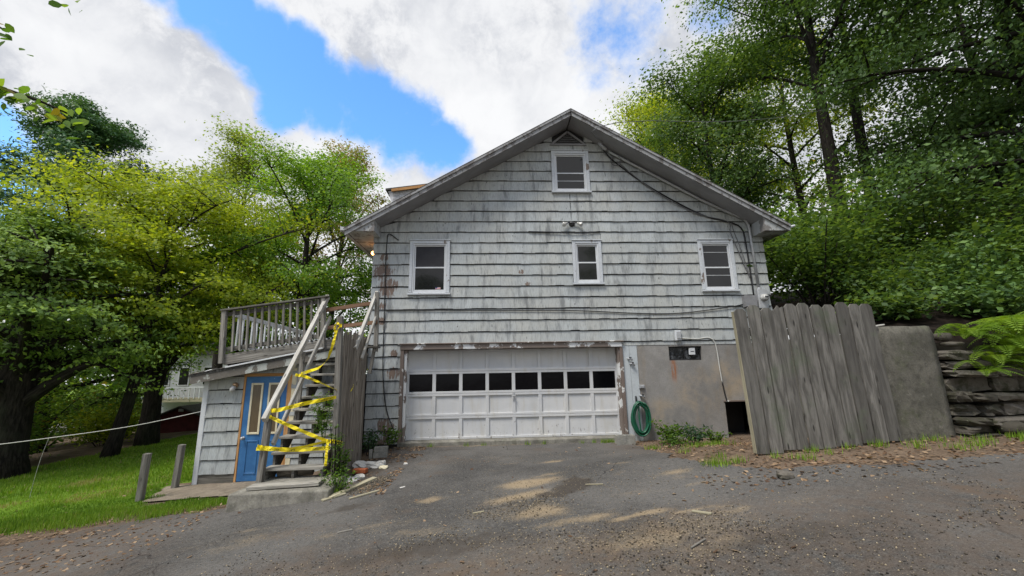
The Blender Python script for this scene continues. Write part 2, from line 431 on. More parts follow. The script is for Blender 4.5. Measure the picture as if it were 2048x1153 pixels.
def concrete_fn(lo, hi, stain, sc=1.0, moss=0.0, rust=False, mottle=.55):
    def fn(N):
        p = N.pos()
        a = N.noise(p, 1.1 * sc, 7.0, 0.66); b = N.noise(p, 45.0, 5.0, 0.7); v = N.noise(N.mapping(p, (1, 1, 0.25)), 2.4 * sc, 6.0, 0.7)
        col = N.mix(N.ss(a, 0.3, 0.7), lo, hi)
        col = N.mix(N.ss(b, 0.35, 0.7, 0.0, 0.35), col, tuple(x * 0.55 for x in lo))
        col = N.mix(N.ss(v, 0.50, 0.72, 0.0, 0.6), col, stain)
        if moss:
            col = N.mix(N.ss(N.noise(p, 3.0, 6.0, 0.7), 0.5, 0.7, 0, moss), col, (0.075, 0.085, 0.045))
        if rust:
            d = N.vmath('DISTANCE', N.mapping(p, (1, 1, 0.30)), (4.27, 0, 1.53 * 0.30))
            col = N.mix(N.math('MULTIPLY', N.ss(d, 0.13, 0.02), N.ss(N.noise(N.mapping(p, (1, 1, .15)), 16.0, 4.0), 0.35, 0.6)), col, (0.30, 0.12, 0.05))
            for cc, rr in (((4.85, 0, 0.95), .6), ((5.6, 0, 1.3), .5), ((3.9, 0, 0.5), .4)):
                col = N.mix(N.math('MULTIPLY', N.blob(p, cc, rr), N.ss(a, 0.40, 0.62, 0, 0.5)), col, (0.40, 0.30, 0.18))
        mo = N.noise(p, 9.0, 7.0, 0.75)
        col = N.mix(N.ss(mo, 0.48, 0.66, 0, mottle), col, tuple(x * 0.5 for x in lo)); col = N.mix(N.ss(mo, 0.42, 0.30, 0, mottle * .8), col, tuple(min(1, x * 1.5) for x in hi))
        pit = N.voronoi(p, 34.0)
        return {'Base Color': col, 'Roughness': 0.92, 'Specular IOR Level': 0.15, 'Bump': (N.math('ADD', b, N.math('MULTIPLY', pit, 0.4)), 0.5, 0.006)}
    return fn
M_FOUNDATION = material('stained_foundation_concrete', concrete_fn((0.22, 0.212, 0.20), (0.33, 0.318, 0.30), (0.25, 0.205, 0.15), 1.0, rust=True, mottle=.16))
M_CONCRETE = material('old_concrete', concrete_fn((0.16, 0.152, 0.13), (0.31, 0.295, 0.255), (0.11, 0.10, 0.08), 2.4, moss=0.45))
M_DARKCONCRETE = material('mossy_dark_concrete', concrete_fn((0.085, 0.082, 0.068), (0.165, 0.155, 0.13), (0.055, 0.052, 0.040), 2.4, moss=0.6))
M_PATH = material('sandy_path_concrete', concrete_fn((0.23, 0.19, 0.145), (0.33, 0.28, 0.215), (0.18, 0.15, 0.11), 2.5, moss=0.2))
M_BLOCK = material('cinder_block', concrete_fn((0.25, 0.245, 0.22), (0.36, 0.35, 0.31), (0.2, 0.19, 0.16), 4.0))

def m_asphalt(N):
    p = N.pos(); g = N.noise(p, 85.0, 5.0, 0.85); l = N.noise(p, 0.55, 6.0, 0.62); sp = N.voronoi(p, 95.0)
    sand = N.attr('sand'); damp = N.attr('damp'); dirt = N.attr('dirt')
    col = N.mix(N.ss(l, 0.33, 0.68), (0.038, 0.037, 0.036), (0.108, 0.103, 0.097))
    col = N.mix(N.ss(g, 0.47, 0.66, 0, 0.85), col, (0.185, 0.175, 0.16))
    col = N.mix(N.ss(g, 0.46, 0.30, 0, 0.7), col, (0.026, 0.026, 0.027))
    ag = N.noise(p, 26.0, 6.0, 0.8)
    col = N.mix(N.ss(ag, 0.50, 0.66, 0, 0.55), col, (0.16, 0.152, 0.142)); col = N.mix(N.ss(ag, 0.47, 0.34, 0, 0.6), col, (0.024, 0.023, 0.022))
    col = N.mix(N.math('MULTIPLY', N.ss(sp, 0.22, 0.10), 0.45), col, (0.20, 0.19, 0.17))
    # hairline cracks
    wn = N.add('ShaderNodeTexNoise'); N.put(wn.inputs['Vector'], p); wn.inputs['Scale'].default_value = 1.6
    ck = N.voronoi(N.vmath('ADD', p, N.vmath('SCALE', wn.outputs['Color'], scale=0.3)), 0.5, 'DISTANCE_TO_EDGE')
    crack = N.math('MULTIPLY', N.ss(N.math('ADD', ck, N.math('MULTIPLY', N.math('SUBTRACT', N.noise(p, 7.0, 4.0), 0.5), 0.015)), 0.0045, 0.0), N.ss(N.noise(p, 0.8, 2.0), 0.45, 0.6, 0, .8))
    col = N.mix(crack, col, (0.02, 0.02, 0.02))
    dcol = N.mix(g, (0.070, 0.050, 0.037), (0.14, 0.108, 0.083))
    col = N.mix(N.math('MULTIPLY', dirt, N.ss(N.noise(p, 6.0, 6.0, .7), 0.30, 0.62)), col, dcol)
    scol = N.mix(N.ss(g, 0.3, 0.7), (0.24, 0.175, 0.10), (0.40, 0.315, 0.205))
    sm = N.ss(N.math('ADD', sand, N.math('MULTIPLY', N.math('SUBTRACT', N.noise(p, 38.0, 8.0, 0.85), 0.5), 1.4)), 0.35, 1.05, 0, 0.8)
    col = N.mix(sm, col, scol)
    wet = N.ss(N.math('ADD', damp, N.math('MULTIPLY', N.math('SUBTRACT', N.noise(p, 9.0, 5.0), 0.5), 0.3)), 0.35, 0.65, 0, 0.75)
    col = N.mix(wet, col, (0.045, 0.036, 0.028))
    rough = N.math('SUBTRACT', 0.92, N.math('MULTIPLY', wet, 0.25))
    return {'Base Color': col, 'Roughness': rough, 'Specular IOR Level': 0.25, 'Bump': (N.math('ADD', g, N.math('MULTIPLY', crack, -1.0)), 0.6, 0.008)}
M_ASPHALT = material('worn_asphalt', m_asphalt)

def m_ground(N):
    p = N.pos(); gr = N.attr('grass'); a = N.noise(p, 3.0, 7.0, 0.7); b = N.noise(p, 40.0, 5.0, 0.7)
    soil = N.mix(N.ss(a, 0.3, 0.7), (0.085, 0.062, 0.045), (0.19, 0.14, 0.10))
    soil = N.mix(N.ss(b, 0.5, 0.72, 0, 0.8), soil, (0.27, 0.195, 0.135))
    soil = N.mix(N.ss(b, 0.45, 0.3, 0, 0.6), soil, (0.04, 0.03, 0.022))
    grass = N.mix(N.ss(N.noise(p, 1.2, 5.0, 0.6), 0.3, 0.7), (0.095, 0.18, 0.016), (0.15, 0.25, 0.028))
    grass = N.mix(N.ss(b, 0.45, 0.7, 0, 0.5), grass, (0.05, 0.09, 0.012))
    m = N.ss(N.math('ADD', gr, N.math('MULTIPLY', N.math('SUBTRACT', N.noise(p, 5.0, 6.0, .7), 0.5), 0.8)), 0.35, 0.65)
    return {'Base Color': N.mix(m, soil, grass), 'Roughness': 0.95, 'Specular IOR Level': 0.1, 'Bump': (b, 0.7, 0.02)}
M_GROUND = material('soil_and_turf', m_ground)

def leaf_mat(name, dark, mid, light, accent=None, trans=0.5):
    m = bpy.data.materials.new(name); m.use_nodes = True
    N = Net(m.node_tree); N.n.remove(N.n['Principled BSDF'])
    r = N.attr('rnd')
    c = N.mix(N.ss(r, 0.0, 0.5), dark, mid); c = N.mix(N.ss(r, 0.5, 0.92), c, light)
    if accent: c = N.mix(N.ss(r, 0.93, 0.96), c, accent)
    bs = N.add('ShaderNodeBsdfPrincipled'); N.put(bs.inputs['Base Color'], c); bs.inputs['Roughness'].default_value = 0.5; bs.inputs['Specular IOR Level'].default_value = 0.25
    tr = N.add('ShaderNodeBsdfTranslucent'); N.put(tr.inputs['Color'], N.mix(1.0, c, (1.6, 1.5, 0.6), 'MULTIPLY'))
    mx = N.add('ShaderNodeMixShader'); mx.inputs[0].default_value = trans
    N.l.new(bs.outputs[0], mx.inputs[1]); N.l.new(tr.outputs[0], mx.inputs[2])
    N.l.new(mx.outputs[0], N.n['Material Output'].inputs['Surface'])
    return m
L_YELLOW = leaf_mat('yellow_green_leaves', (0.124, 0.189, 0.023), (0.240, 0.322, 0.032), (0.410, 0.455, 0.044))
L_GREEN = leaf_mat('bright_green_leaves', (0.068, 0.152, 0.023), (0.138, 0.264, 0.035), (0.245, 0.381, 0.055))
L_MID = leaf_mat('mid_green_leaves', (0.059, 0.131, 0.026), (0.120, 0.224, 0.038), (0.220, 0.340, 0.051), (0.19, 0.16, 0.02))
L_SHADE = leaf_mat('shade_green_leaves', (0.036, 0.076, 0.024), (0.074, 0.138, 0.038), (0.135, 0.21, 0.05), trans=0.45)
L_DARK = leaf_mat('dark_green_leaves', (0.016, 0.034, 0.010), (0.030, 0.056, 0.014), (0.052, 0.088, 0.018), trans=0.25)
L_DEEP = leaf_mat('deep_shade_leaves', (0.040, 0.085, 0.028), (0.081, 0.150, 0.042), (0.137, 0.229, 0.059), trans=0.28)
L_PALE = leaf_mat('pale_green_leaves', (0.109, 0.174, 0.041), (0.192, 0.265, 0.055), (0.301, 0.356, 0.081), (0.20, 0.12, 0.06))
L_RED = leaf_mat('reddish_green_leaves', (0.127, 0.144, 0.043), (0.212, 0.212, 0.068), (0.321, 0.186, 0.111), (0.22, 0.09, 0.05))
L_NEEDLE = leaf_mat('pine_needles', (0.034, 0.091, 0.043), (0.073, 0.161, 0.068), (0.145, 0.256, 0.091), trans=0.15)
L_HEMLOCK = leaf_mat('hemlock_needles', (0.068, 0.134, 0.034), (0.136, 0.232, 0.046), (0.287, 0.420, 0.058), trans=0.2)
L_FERN = leaf_mat('fern_fronds', (0.075, 0.15, 0.014), (0.125, 0.225, 0.02), (0.20, 0.31, 0.035), trans=0.4)
L_WEED = leaf_mat('weed_leaves', (0.035, 0.08, 0.015), (0.07, 0.14, 0.02), (0.12, 0.21, 0.03))
L_BLUEWEED = leaf_mat('bluish_weed_leaves', (0.025, 0.065, 0.035), (0.045, 0.10, 0.05), (0.09, 0.16, 0.07))
L_GRASS = leaf_mat('grass_blades', (0.085, 0.17, 0.014), (0.15, 0.265, 0.022), (0.25, 0.36, 0.045), (0.32, 0.28, 0.12), trans=0.3)
L_LITTER = leaf_mat('dead_leaves', (0.075, 0.042, 0.025), (0.17, 0.105, 0.06), (0.33, 0.235, 0.15), trans=0.1)
def m_gravel(N):
    r = N.attr('rnd')
    c = N.mix(N.ss(r, 0.0, 0.55), (0.030, 0.028, 0.026), (0.12, 0.098, 0.07)); c = N.mix(N.ss(r, 0.55, 1.0), c, (0.40, 0.33, 0.225))
    return {'Base Color': c, 'Roughness': 0.9, 'Specular IOR Level': 0.15}
M_GRAVEL = material('loose_gravel', m_gravel)
def bark_fn(a, b):
    def fn(N):
        g = N.attr('gc', 'Vector'); n = N.noise(N.mapping(g, (2.0, 14, 14)), 1.6, 6.0, 0.7); l = N.noise(N.pos(), 1.6, 4.0)
        c = N.mix(N.ss(n, 0.35, 0.68), a, b); c = N.mix(N.ss(l, 0.5, 0.7, 0, 0.4), c, (0.045, 0.052, 0.032))
        return {'Base Color': c, 'Roughness': 0.95, 'Specular IOR Level': 0.1, 'Bump': (n, 0.9, 0.03)}
    return fn
M_BARK = material('dark_bark', bark_fn((0.014, 0.012, 0.011), (0.050, 0.043, 0.037)))
M_PALEBARK = material('pale_bark', bark_fn((0.16, 0.15, 0.13), (0.34, 0.32, 0.28)))
def m_stone(N):
    p = N.pos(); a = N.noise(p, 5.0, 7.0, 0.7); r = N.attr('rnd')
    c = N.mix(r, (0.055, 0.050, 0.040), (0.15, 0.135, 0.115)); c = N.mix(N.ss(a, 0.45, 0.65), c, (0.045, 0.045, 0.028))
    c = N.mix(N.ss(N.noise(p, 14.0, 5.0, .7), 0.60, 0.72, 0, .6), c, (0.30, 0.30, 0.25))
    return {'Base Color': c, 'Roughness': 0.93, 'Specular IOR Level': 0.15, 'Bump': (a, 0.8, 0.03)}
M_STONE = material('field_stone', m_stone)
def m_tape(N):
    n = N.noise(N.pos(), 14.0, 3.0)
    return {'Base Color': N.mix(n, (0.80, 0.62, 0.005), (0.90, 0.76, 0.02)), 'Roughness': 0.35, 'Specular IOR Level': 0.5, 'Bump': (n, 0.3, 0.01)}
M_TAPE = material('yellow_plastic_tape', m_tape)
M_INK = plain('black_ink', (0.015, 0.015, 0.013), 0.5, 0.05, 10.0)
def emit(name, col, strength):
    m = bpy.data.materials.new(name); m.use_nodes = True
    b = m.node_tree.nodes['Principled BSDF']; b.inputs['Base Color'].default_value = (*col, 1)
    b.inputs['Emission Color'].default_value = (*col, 1); b.inputs['Emission Strength'].default_value = strength
    return m
M_BULB = emit('lit_bulb', (1.0, 0.42, 0.12), 6.0)

# ------------------------------------------------------------------ terrain
def grid_mesh(name, xs, ys, zfn, attrs=None, keep=None):
    X, Y = np.meshgrid(xs, ys); Z = zfn(X, Y)
    V = np.stack([X, Y, Z], -1).reshape(-1, 3); nx = len(xs)
    i, j = np.meshgrid(np.arange(nx - 1), np.arange(len(ys) - 1))
    a = (j * nx + i).ravel(); F = np.stack([a, a + 1, a + nx + 1, a + nx], -1)
    if keep is not None:
        cx = (X[:-1, :-1] + X[1:, 1:]).ravel() / 2; cy = (Y[:-1, :-1] + Y[1:, 1:]).ravel() / 2
        F = F[keep(cx, cy)]
        used = np.unique(F); remap = -np.ones(len(V), int); remap[used] = np.arange(len(used))
        V = V[used]; F = remap[F]
        X = X.ravel()[used]; Y = Y.ravel()[used]
    at = {k: fn(X, Y).ravel() for k, fn in (attrs or {}).items()}
    return np_mesh(name, V, F, at, smooth=True)

def in_poly(px, py, poly):
    ins = np.zeros(px.shape, bool); n = len(poly)
    for k in range(n):
        (x0, y0), (x1, y1) = poly[k], poly[(k + 1) % n]
        c = ((y0 > py) != (y1 > py)) & (px < (x1 - x0) * (py - y0) / (y1 - y0 + 1e-12) + x0)
        ins ^= c
    return ins
DRIVE = [(-16, -6.2), (-9.5, -4.3), (-6.56, -3.30), (-5.65, -2.95), (-4.88, -2.80), (-3.97, -2.78), (-3.9, -2.4), (-2.75, -2.4), (-2.32, -1.40), (-2.48, -0.35), (-2.04, -0.1), (3.0, -0.1), (2.95, -1.2), (2.72, -2.4), (2.62, -3.15),
         (2.77, -3.93), (3.04, -4.38), (3.34, -4.62), (4.03, -4.80), (4.84, -4.90), (5.84, -5.05), (9, -5.3), (18, -5.6), (40, -6), (40, -22), (-40, -22), (-40, -12)]
LAWN = [(-8.6, -3.0), (-7.53, -2.62), (-6.6, -2.52), (-5.59, -2.40), (-4.86, -2.35), (-4.2, -2.35), (-4.45, -1.8), (-5.2, -1.75), (-6.1, -1.75), (-6.65, -0.3), (-6.2, -0.05), (-6.2, 12.0), (-13, 14), (-13.5, 9), (-14, 3), (-20, 0), (-20, -4)]
PATH = [(-6.15, -1.65), (-6.62, -0.35), (-6.3, -0.52), (-3.9, -0.52), (-3.9, -2.3), (-4.3, -1.75), (-5.2, -1.62)]
def edge_noise(x, y, a=0.22): return (fbm(x * 2.3, y * 2.3) - .5) * a
def drive_in(x, y):
    n = edge_noise(x, y, .5); m = edge_noise(x + 40, y + 7, .5)
    return in_poly(x + n, y + m, DRIVE)
def lawn_in(x, y):
    return in_poly(x + edge_noise(x, y, .8), y + edge_noise(x + 31, y + 3, .8), LAWN)

gx = np.unique(np.concatenate([np.linspace(-140, -30, 30), np.linspace(-30, -10, 60), np.linspace(-10, 10, 160), np.linspace(10, 40, 50), np.linspace(40, 160, 30)]))
gy = np.unique(np.concatenate([np.linspace(-60, -12, 24), np.linspace(-12, 3, 120), np.linspace(3, 25, 70), np.linspace(25, 180, 40)]))
def terrain_z(x, y): return zg(x, y) + (fbm(x * .8, y * .8) - .5) * .06 * sstep(-9, -12, x) - 0.012
ground = link('ground', grid_mesh('ground', gx, gy, terrain_z, {'grass': lambda x, y: np.where(lawn_in(x, y), 1.0, 0.0) + np.where((x < -25) | (y > 20), .6, 0)}), M_GROUND)
tag(ground, kind='structure')

SAND = [(0.45, -3.62, .42, .22, 1.0), (0.30, -4.15, .45, .22, .9), (0.70, -3.32, .28, .10, .7), (.98, -2.34, .22, .09, .95), (-.82, -3.74, .26, .12, .85), (.28, -2.1, .25, .07, .6), (.05, -2.6, .18, .08, .5),
        (2.31, -4.17, .25, .10, .6), (1.77, -3.83, .16, .10, .5), (2.40, -4.7, .22, .09, .6), (-1.4, -4.5, .55, .16, .55), (-.72, -4.85, .5, .18, .55), (.95, -5.15, .45, .10, .85), (1.45, -5.3, .40, .08, .9),
        (1.9, -5.44, .34, .07, .85), (2.2, -5.58, .22, .08, .7), (.45, -4.75, .5, .2, .7), (1.9, -3.25, .2, .07, .45), (-1.95, -.3, .4, .06, .8), (-.5, -.18, 1.6, .05, .8), (1.6, -.17, 1.3, .04, .5),
        (2.35, -2.6, .15, .1, .5), (-.2, -1.3, .2, .05, .4), (1.1, -1.6, .25, .05, .4), (-1.2, -1.9, .2, .07, .4), (1.3, -3.0, .14, .06, .5), (2.0, -2.2, .16, .06, .5), (.6, -5.6, 1.1, .25, .42), (1.6, -6.0, .9, .3, .45), (-1.6, -5.6, .8, .3, .4), (.4, -3.9, 1.3, .7, .40), (1.7, -4.4, 1.0, .5, .34), (-.9, -4.6, 1.1, .4, .36), (.2, -1.6, 1.8, .35, .30), (-3.0, -4.2, .9, .5, .38), (1.5, -5.75, 1.3, .40, .55), (.2, -4.6, .8, .35, .5), (.3, -5.7, 1.4, .4, .42)]
GRAV = [(.25, -4.5, .55, .28, .9), (.05, -5.25, .35, .22, .8), (.8, -5.6, .6, .28, .8), (1.4, -5.75, .6, .3, 1.0), (1.9, -5.8, .5, .28, 1.0), (2.25, -5.9, .3, .2, .9), (-.5, -5.1, .5, .2, .75), (1.6, -6.3, .8, .3, .7), (.9, -6.2, .7, .3, .6), (-1.5, -5.5, .7, .3, .5), (-2.5, -5, .5, .4, .3)]
def blobs(x, y, L, wob=.5):
    wx = x + (fbm(x * 3.1, y * 3.1) - .5) * wob; wy = y + (fbm(x * 3.1 + 50, y * 3.1 + 20) - .5) * wob * .5
    s = np.zeros(x.shape)
    for (cx, cy, rx, ry, a) in L:
        s = np.maximum(s, a * np.clip(1.25 - np.sqrt(((wx - cx) / rx) ** 2 + ((wy - cy) / ry) ** 2) * .75, 0, 1))
    return s
def a_sand(x, y): return blobs(x, y, SAND) + .22 * sstep(.52, .75, fbm(x * 1.7 + 3, y * 3.4 + 8))
def a_damp(x, y): return blobs(x, y, [(.95, -4.02, .28, .30, 1.0), (.75, -4.3, .3, .15, .8), (-.6, -5.3, 1.5, .35, .55), (-1.9, -3.6, .5, .25, .6), (2.4, -6.2, 1.2, .3, .5), (-2.2, -2.0, .3, .6, .7), (-.9, -.55, 1.2, .12, .5)], .7)
def a_dirt(x, y): return np.clip(sstep(-3.6, -5.6, x + .5 * y + 1.6) * .8 + sstep(-5.0, -5.9, y) * .55 + sstep(-1.3, -2.3, x) * sstep(-3.5, -1.0, y) * .8 + sstep(1.9, 2.8, x) * sstep(-4.0, -1.0, y) * .6 + sstep(.55, .7, fbm(x * .9, y * 1.3)) * .5, 0, 1)
dx = np.concatenate([np.linspace(-40, -9, 40), np.arange(-8.95, 7.5, .05), np.linspace(7.55, 40, 50)])
dy = np.concatenate([np.linspace(-22, -8.05, 40), np.arange(-8, -.04, .05)])
driveway = link('driveway', grid_mesh('driveway', dx, dy, lambda x, y: zg(x, y) + .006 + (fbm(x * 1.5, y * 1.5) - .5) * .02, {'sand': a_sand, 'damp': a_damp, 'dirt': a_dirt}, drive_in), M_ASPHALT)
tag(driveway, kind='structure')
pxs = np.arange(-7, -3.5, .05); pys = np.arange(-2.5, -.45, .05)
path = link('path', grid_mesh('path', pxs, pys, lambda x, y: zg(x, y) + .015, None, lambda x, y: in_poly(x + edge_noise(x, y, .2), y, PATH)), M_PATH)
tag(path, kind='structure')
street = link('street', grid_mesh('street', np.linspace(-60, -8, 40), np.linspace(17, 23, 6), lambda x, y: zg(x, y) + .02), plain('pale_street_asphalt', (.30, .28, .26), .9, .15, 1.0))
tag(street, kind='structure')
# bank held up behind the retaining walls on the right
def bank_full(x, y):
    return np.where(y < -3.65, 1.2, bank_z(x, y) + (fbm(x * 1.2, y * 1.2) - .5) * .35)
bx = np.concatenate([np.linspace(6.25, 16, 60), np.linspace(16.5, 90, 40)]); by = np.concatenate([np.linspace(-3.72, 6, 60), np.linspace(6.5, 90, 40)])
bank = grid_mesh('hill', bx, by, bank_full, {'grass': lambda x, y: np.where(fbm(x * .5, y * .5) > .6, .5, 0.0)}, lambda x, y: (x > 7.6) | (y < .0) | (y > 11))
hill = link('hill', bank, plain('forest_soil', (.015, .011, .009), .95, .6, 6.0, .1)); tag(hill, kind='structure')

# ------------------------------------------------------------------ house
RIDGE_X, RIDGE_Z, SLOPE = 2.0, 8.0, 0.583
HX0, HX1, HD = -2.88, 6.90, 9.5
def under_roof(x): return RIDGE_Z - .20 - SLOPE * abs(x - RIDGE_X)
house = empty('house', (2.0, 4.5, 0), 'weathered grey shingled house with white garage door and gabled roof', 'house')
# wall core
m = MB()
ytop = under_roof(HX0)
m.prism([(HX0 + .01, 2.1), (HX1 - .01, 2.1), (HX1 - .01, under_roof(HX1)), (RIDGE_X, under_roof(RIDGE_X)), (HX0 + .01, ytop)], 'y', .012, .16)
m.box(HX0 + .01, -2.12, .012, .16, -.35, 2.1)
m.box(HX0 + .01, HX0 + .16, .16, HD, -.6, ytop - .02); m.box(HX1 - .16, HX1 - .01, .16, HD, -.2, ytop - .02)
m.prism([(HX0 + .01, -.5), (HX1 - .01, -.5), (HX1 - .01, under_roof(HX1)), (RIDGE_X, under_roof(RIDGE_X)), (HX0 + .01, ytop)], 'y', HD, HD + .1)
wall = m.build('wall', plain('dark_underlayment', (.03, .03, .03), .9), house)

WINS = dict(top=(1.54, 2.52, 5.97, 7.14), left=(-2.0, -1.03, 3.36, 4.71), mid=(1.98, 2.71, 3.58, 4.70), right=(5.17, 6.08, 3.38, 4.71))
OPEN = [(a - .005, b + .005, c, d) for a, b, c, d in WINS.values()] + [(-2.13, 3.06, -1, 2.16), (3.06, 8, -1, 2.10)]
def split_rect(r, opens):
    out = [r]
    for (a, b, c, d) in opens:
        nxt = []
        for (x0, x1, z0, z1) in out:
            if x1 <= a or x0 >= b or z1 <= c or z0 >= d: nxt.append((x0, x1, z0, z1)); continue
            if x0 < a: nxt.append((x0, a, z0, z1))
            if x1 > b: nxt.append((b, x1, z0, z1))
            xa, xb = max(x0, a), min(x1, b)
            if z0 < c: nxt.append((xa, xb, z0, c))
            if z1 > d: nxt.append((xa, xb, d, z1))
        out = nxt
    return [r for r in out if r[1] - r[0] > .012 and r[3] - r[2] > .02]
def shingle_course(pieces, rng, x0, x1, zb, expo, opens, roof, yface=0.0, wmin=.13, wmax=.30):
    x = x0 - rng.random() * .12; first = True
    while x < x1:
        w = rng.uniform(wmin, wmax)
        a, b = max(x, x0), min(x + w - rng.choice((.001, .0015, .002, .0035)), x1)
        dz = rng.uniform(-.009, .006); x += w
        if b - a < .03: continue
        for (p, q, zl, zh) in split_rect((a, b, zb + dz, zb + expo - .024), opens):
            zhl = min(zh, roof(p)); zhr = min(zh, roof(q))
            if zhl <= zl + .03 and zhr <= zl + .03: continue
            zhl = max(zhl, zl + .005); zhr = max(zhr, zl + .005)
            t = lambda z: yface - .046 + .026 * min(1.0, (z - zb) / expo) + rng.uniform(-.002, .002)
            pieces.append((p, q, zl, zhl, zhr, t(zl), t(min(zhl, zhr)), yface + .010))
def shingle_mesh(mb, s, rnd):
    p, q, zl, zhl, zhr, yb, yt, back = s
    vs = [(p, yb, zl), (q, yb, zl), (q, yt, zhr), (p, yt, zhl), (p, back, zl), (q, back, zl), (q, back, zhr), (p, back, zhl)]
    mb.add(vs, [(0, 1, 2, 3), (5, 4, 7, 6), (4, 5, 1, 0), (3, 2, 6, 7), (4, 0, 3, 7), (1, 5, 6, 2)], rnd=rnd)
def lay_shingles(pieces, parent, most, rng):
    pieces.sort(key=lambda s: -(s[1] - s[0]) * (min(s[3], s[4]) - s[2]))
    for s in pieces[:most]:
        mb = MB(); shingle_mesh(mb, s, rng.random() ** 1.3); mb.build('shingle', M_SIDING, parent)
    if len(pieces) > most:
        mb = MB()
        for s in pieces[most:]: shingle_mesh(mb, s, rng.random() ** 1.3)
        o = mb.build('shingle_field', M_SIDING, parent); o['kind'] = 'stuff'
srng = random.Random(5)
pieces = []
EXPO = .2737
for k in range(-9, 21):
    zb = 5.49 - EXPO * k
    hw = min((RIDGE_Z - .2 - zb) / SLOPE, 4.89)
    if hw < .05: continue
    shingle_course(pieces, srng, max(HX0, RIDGE_X - hw), min(HX1, RIDGE_X + hw), zb, EXPO, OPEN + [(1.58, 2.42, 7.32, 9)], under_roof)
lay_shingles(pieces, wall, 300, srng)

# roof
def slope_slab(mb, side, d_top, d_bot, x_in, x_out, y0, y1):
    """a sheet parallel to one roof slope; d_* are vertical offsets below the roof line"""
    f = lambda u, d: (RIDGE_X + side * u, RIDGE_Z - SLOPE * u - d)
    a, b, c, d = f(x_in, d_top), f(x_out, d_top), f(x_out, d_bot), f(x_in, d_bot)
    mb.prism([a, b, c, d] if side > 0 else [a, d, c, b], 'y', y0, y1)
EO_L, EO_R = 5.38, 5.22
m = MB()
for s in (-1, 1):
    slope_slab(m, s, 0.0, .03, 0, (EO_L if s < 0 else EO_R) + .03, -.60, HD + .5)
roof = m.build('roof', M_ROOFING, house)
for s in (-1, 1):
    EO = EO_L if s < 0 else EO_R; UB = 4.73 if s < 0 else 4.62
    m = MB(); slope_slab(m, s, .033, .19, .012, EO, -.585, -.553); m.build('rake_board', M_RAKE, roof)
    m = MB(); slope_slab(m, s, .034, .085, .012, EO + .01, -.612, -.588); m.build('rake_molding', M_RAKE, roof)
    m = MB(); slope_slab(m, s, .034, .06, .014, EO, -.55, HD + .4); slope_slab(m, s, .165, .195, .014, EO - .6, -.55, .01); m.build('soffit', M_SOFFIT, roof)
    # boxed eave return
    X = lambda u: RIDGE_X + s * u
    zt = lambda u: RIDGE_Z - SLOPE * u - .062
    m = MB()
    m.prism([(X(EO - .01), 4.79), (X(UB), 4.79), (X(UB), zt(UB)), (X(EO - .01), zt(EO - .01))], 'y', -.545, .0)
    m.prism([(X(EO - .01), 4.79), (X(4.885), 4.79), (X(4.885), zt(4.885)), (X(EO - .01), zt(EO - .01))], 'y', .0, HD)
    m.build('eave_return', M_EAVE, roof)
    m = MB(); m.box(min(X(EO), X(EO + .02)), max(X(EO), X(EO + .02)), -.58, HD + .3, 4.78, 4.855); m.build('eave_board', M_RAKE, roof)
m = MB(); m.box(-3.48, -3.40, -.57, HD, 4.80, 4.88); m.box(-3.495, -3.48, -.57, HD, 4.79, 4.90); m.build('gutter', M_GREYMETAL, roof)
m = MB(); m.tube([(7.25, -.55, 4.87), (7.31, -.56, 4.89), (7.36, -.56, 4.90)], .03, 8); m.build('gutter_end', M_VINYL, roof)
# unfinished dormer edge on the left slope
m = MB(); m.prism([(-3.5, 7.50), (-2.0, 7.70), (-2.0, 7.64), (-3.5, 7.44)], 'y', 3.0, 5.5); dorm = m.build('dormer', M_ROOFING, roof)
m = MB(); m.beam((-3.3, 2.98, 7.42), (-2.0, 2.98, 7.61), .05, .09); m.build('dormer_rafter', M_NEWWOOD, dorm)
m = MB(); m.prism([(-3.42, 7.42), (-2.4, 7.5), (-2.2, 6.2), (-3.05, 6.2)], 'y', 3.05, 5.4); m.build('dormer_side', plain('torn_house_wrap', (.38, .38, .39), .4, .4, 9.0, .6), dorm)
m = MB(); m.tube([(-1.25, 1.5, 6.0), (-1.25, 1.5, 6.55)], .05, 10); m.build('vent_pipe', M_DARKMETAL, roof)

# gable vent
vent = MB(); vent.prism([(1.60, 7.335), (2.40, 7.335), (2.0, 7.66)], 'y', -.012, .01); vent = vent.build('gable_vent', M_BLACK, house)
for k in range(5):
    z = 7.35 + k * .058; hw = (7.66 - z) / .325 * .4 - .05
    if hw > .03:
        m = MB(); m.beam((2 - hw, -.035, z + .02), (2 + hw, -.035, z + .02), .035, .012, (0, -.6, 1), .002); m.build('louver', M_SOFFIT, vent)
m = MB(); m.beam((1.52, -.045, 7.32), (2.48, -.045, 7.32), .05, .035); m.beam((1.58, -.045, 7.345), (2.0, -.045, 7.69), .04, .05); m.beam((2.42, -.045, 7.345), (2.0, -.045, 7.69), .04, .05); m.build('vent_frame', M_SOFFIT, vent)

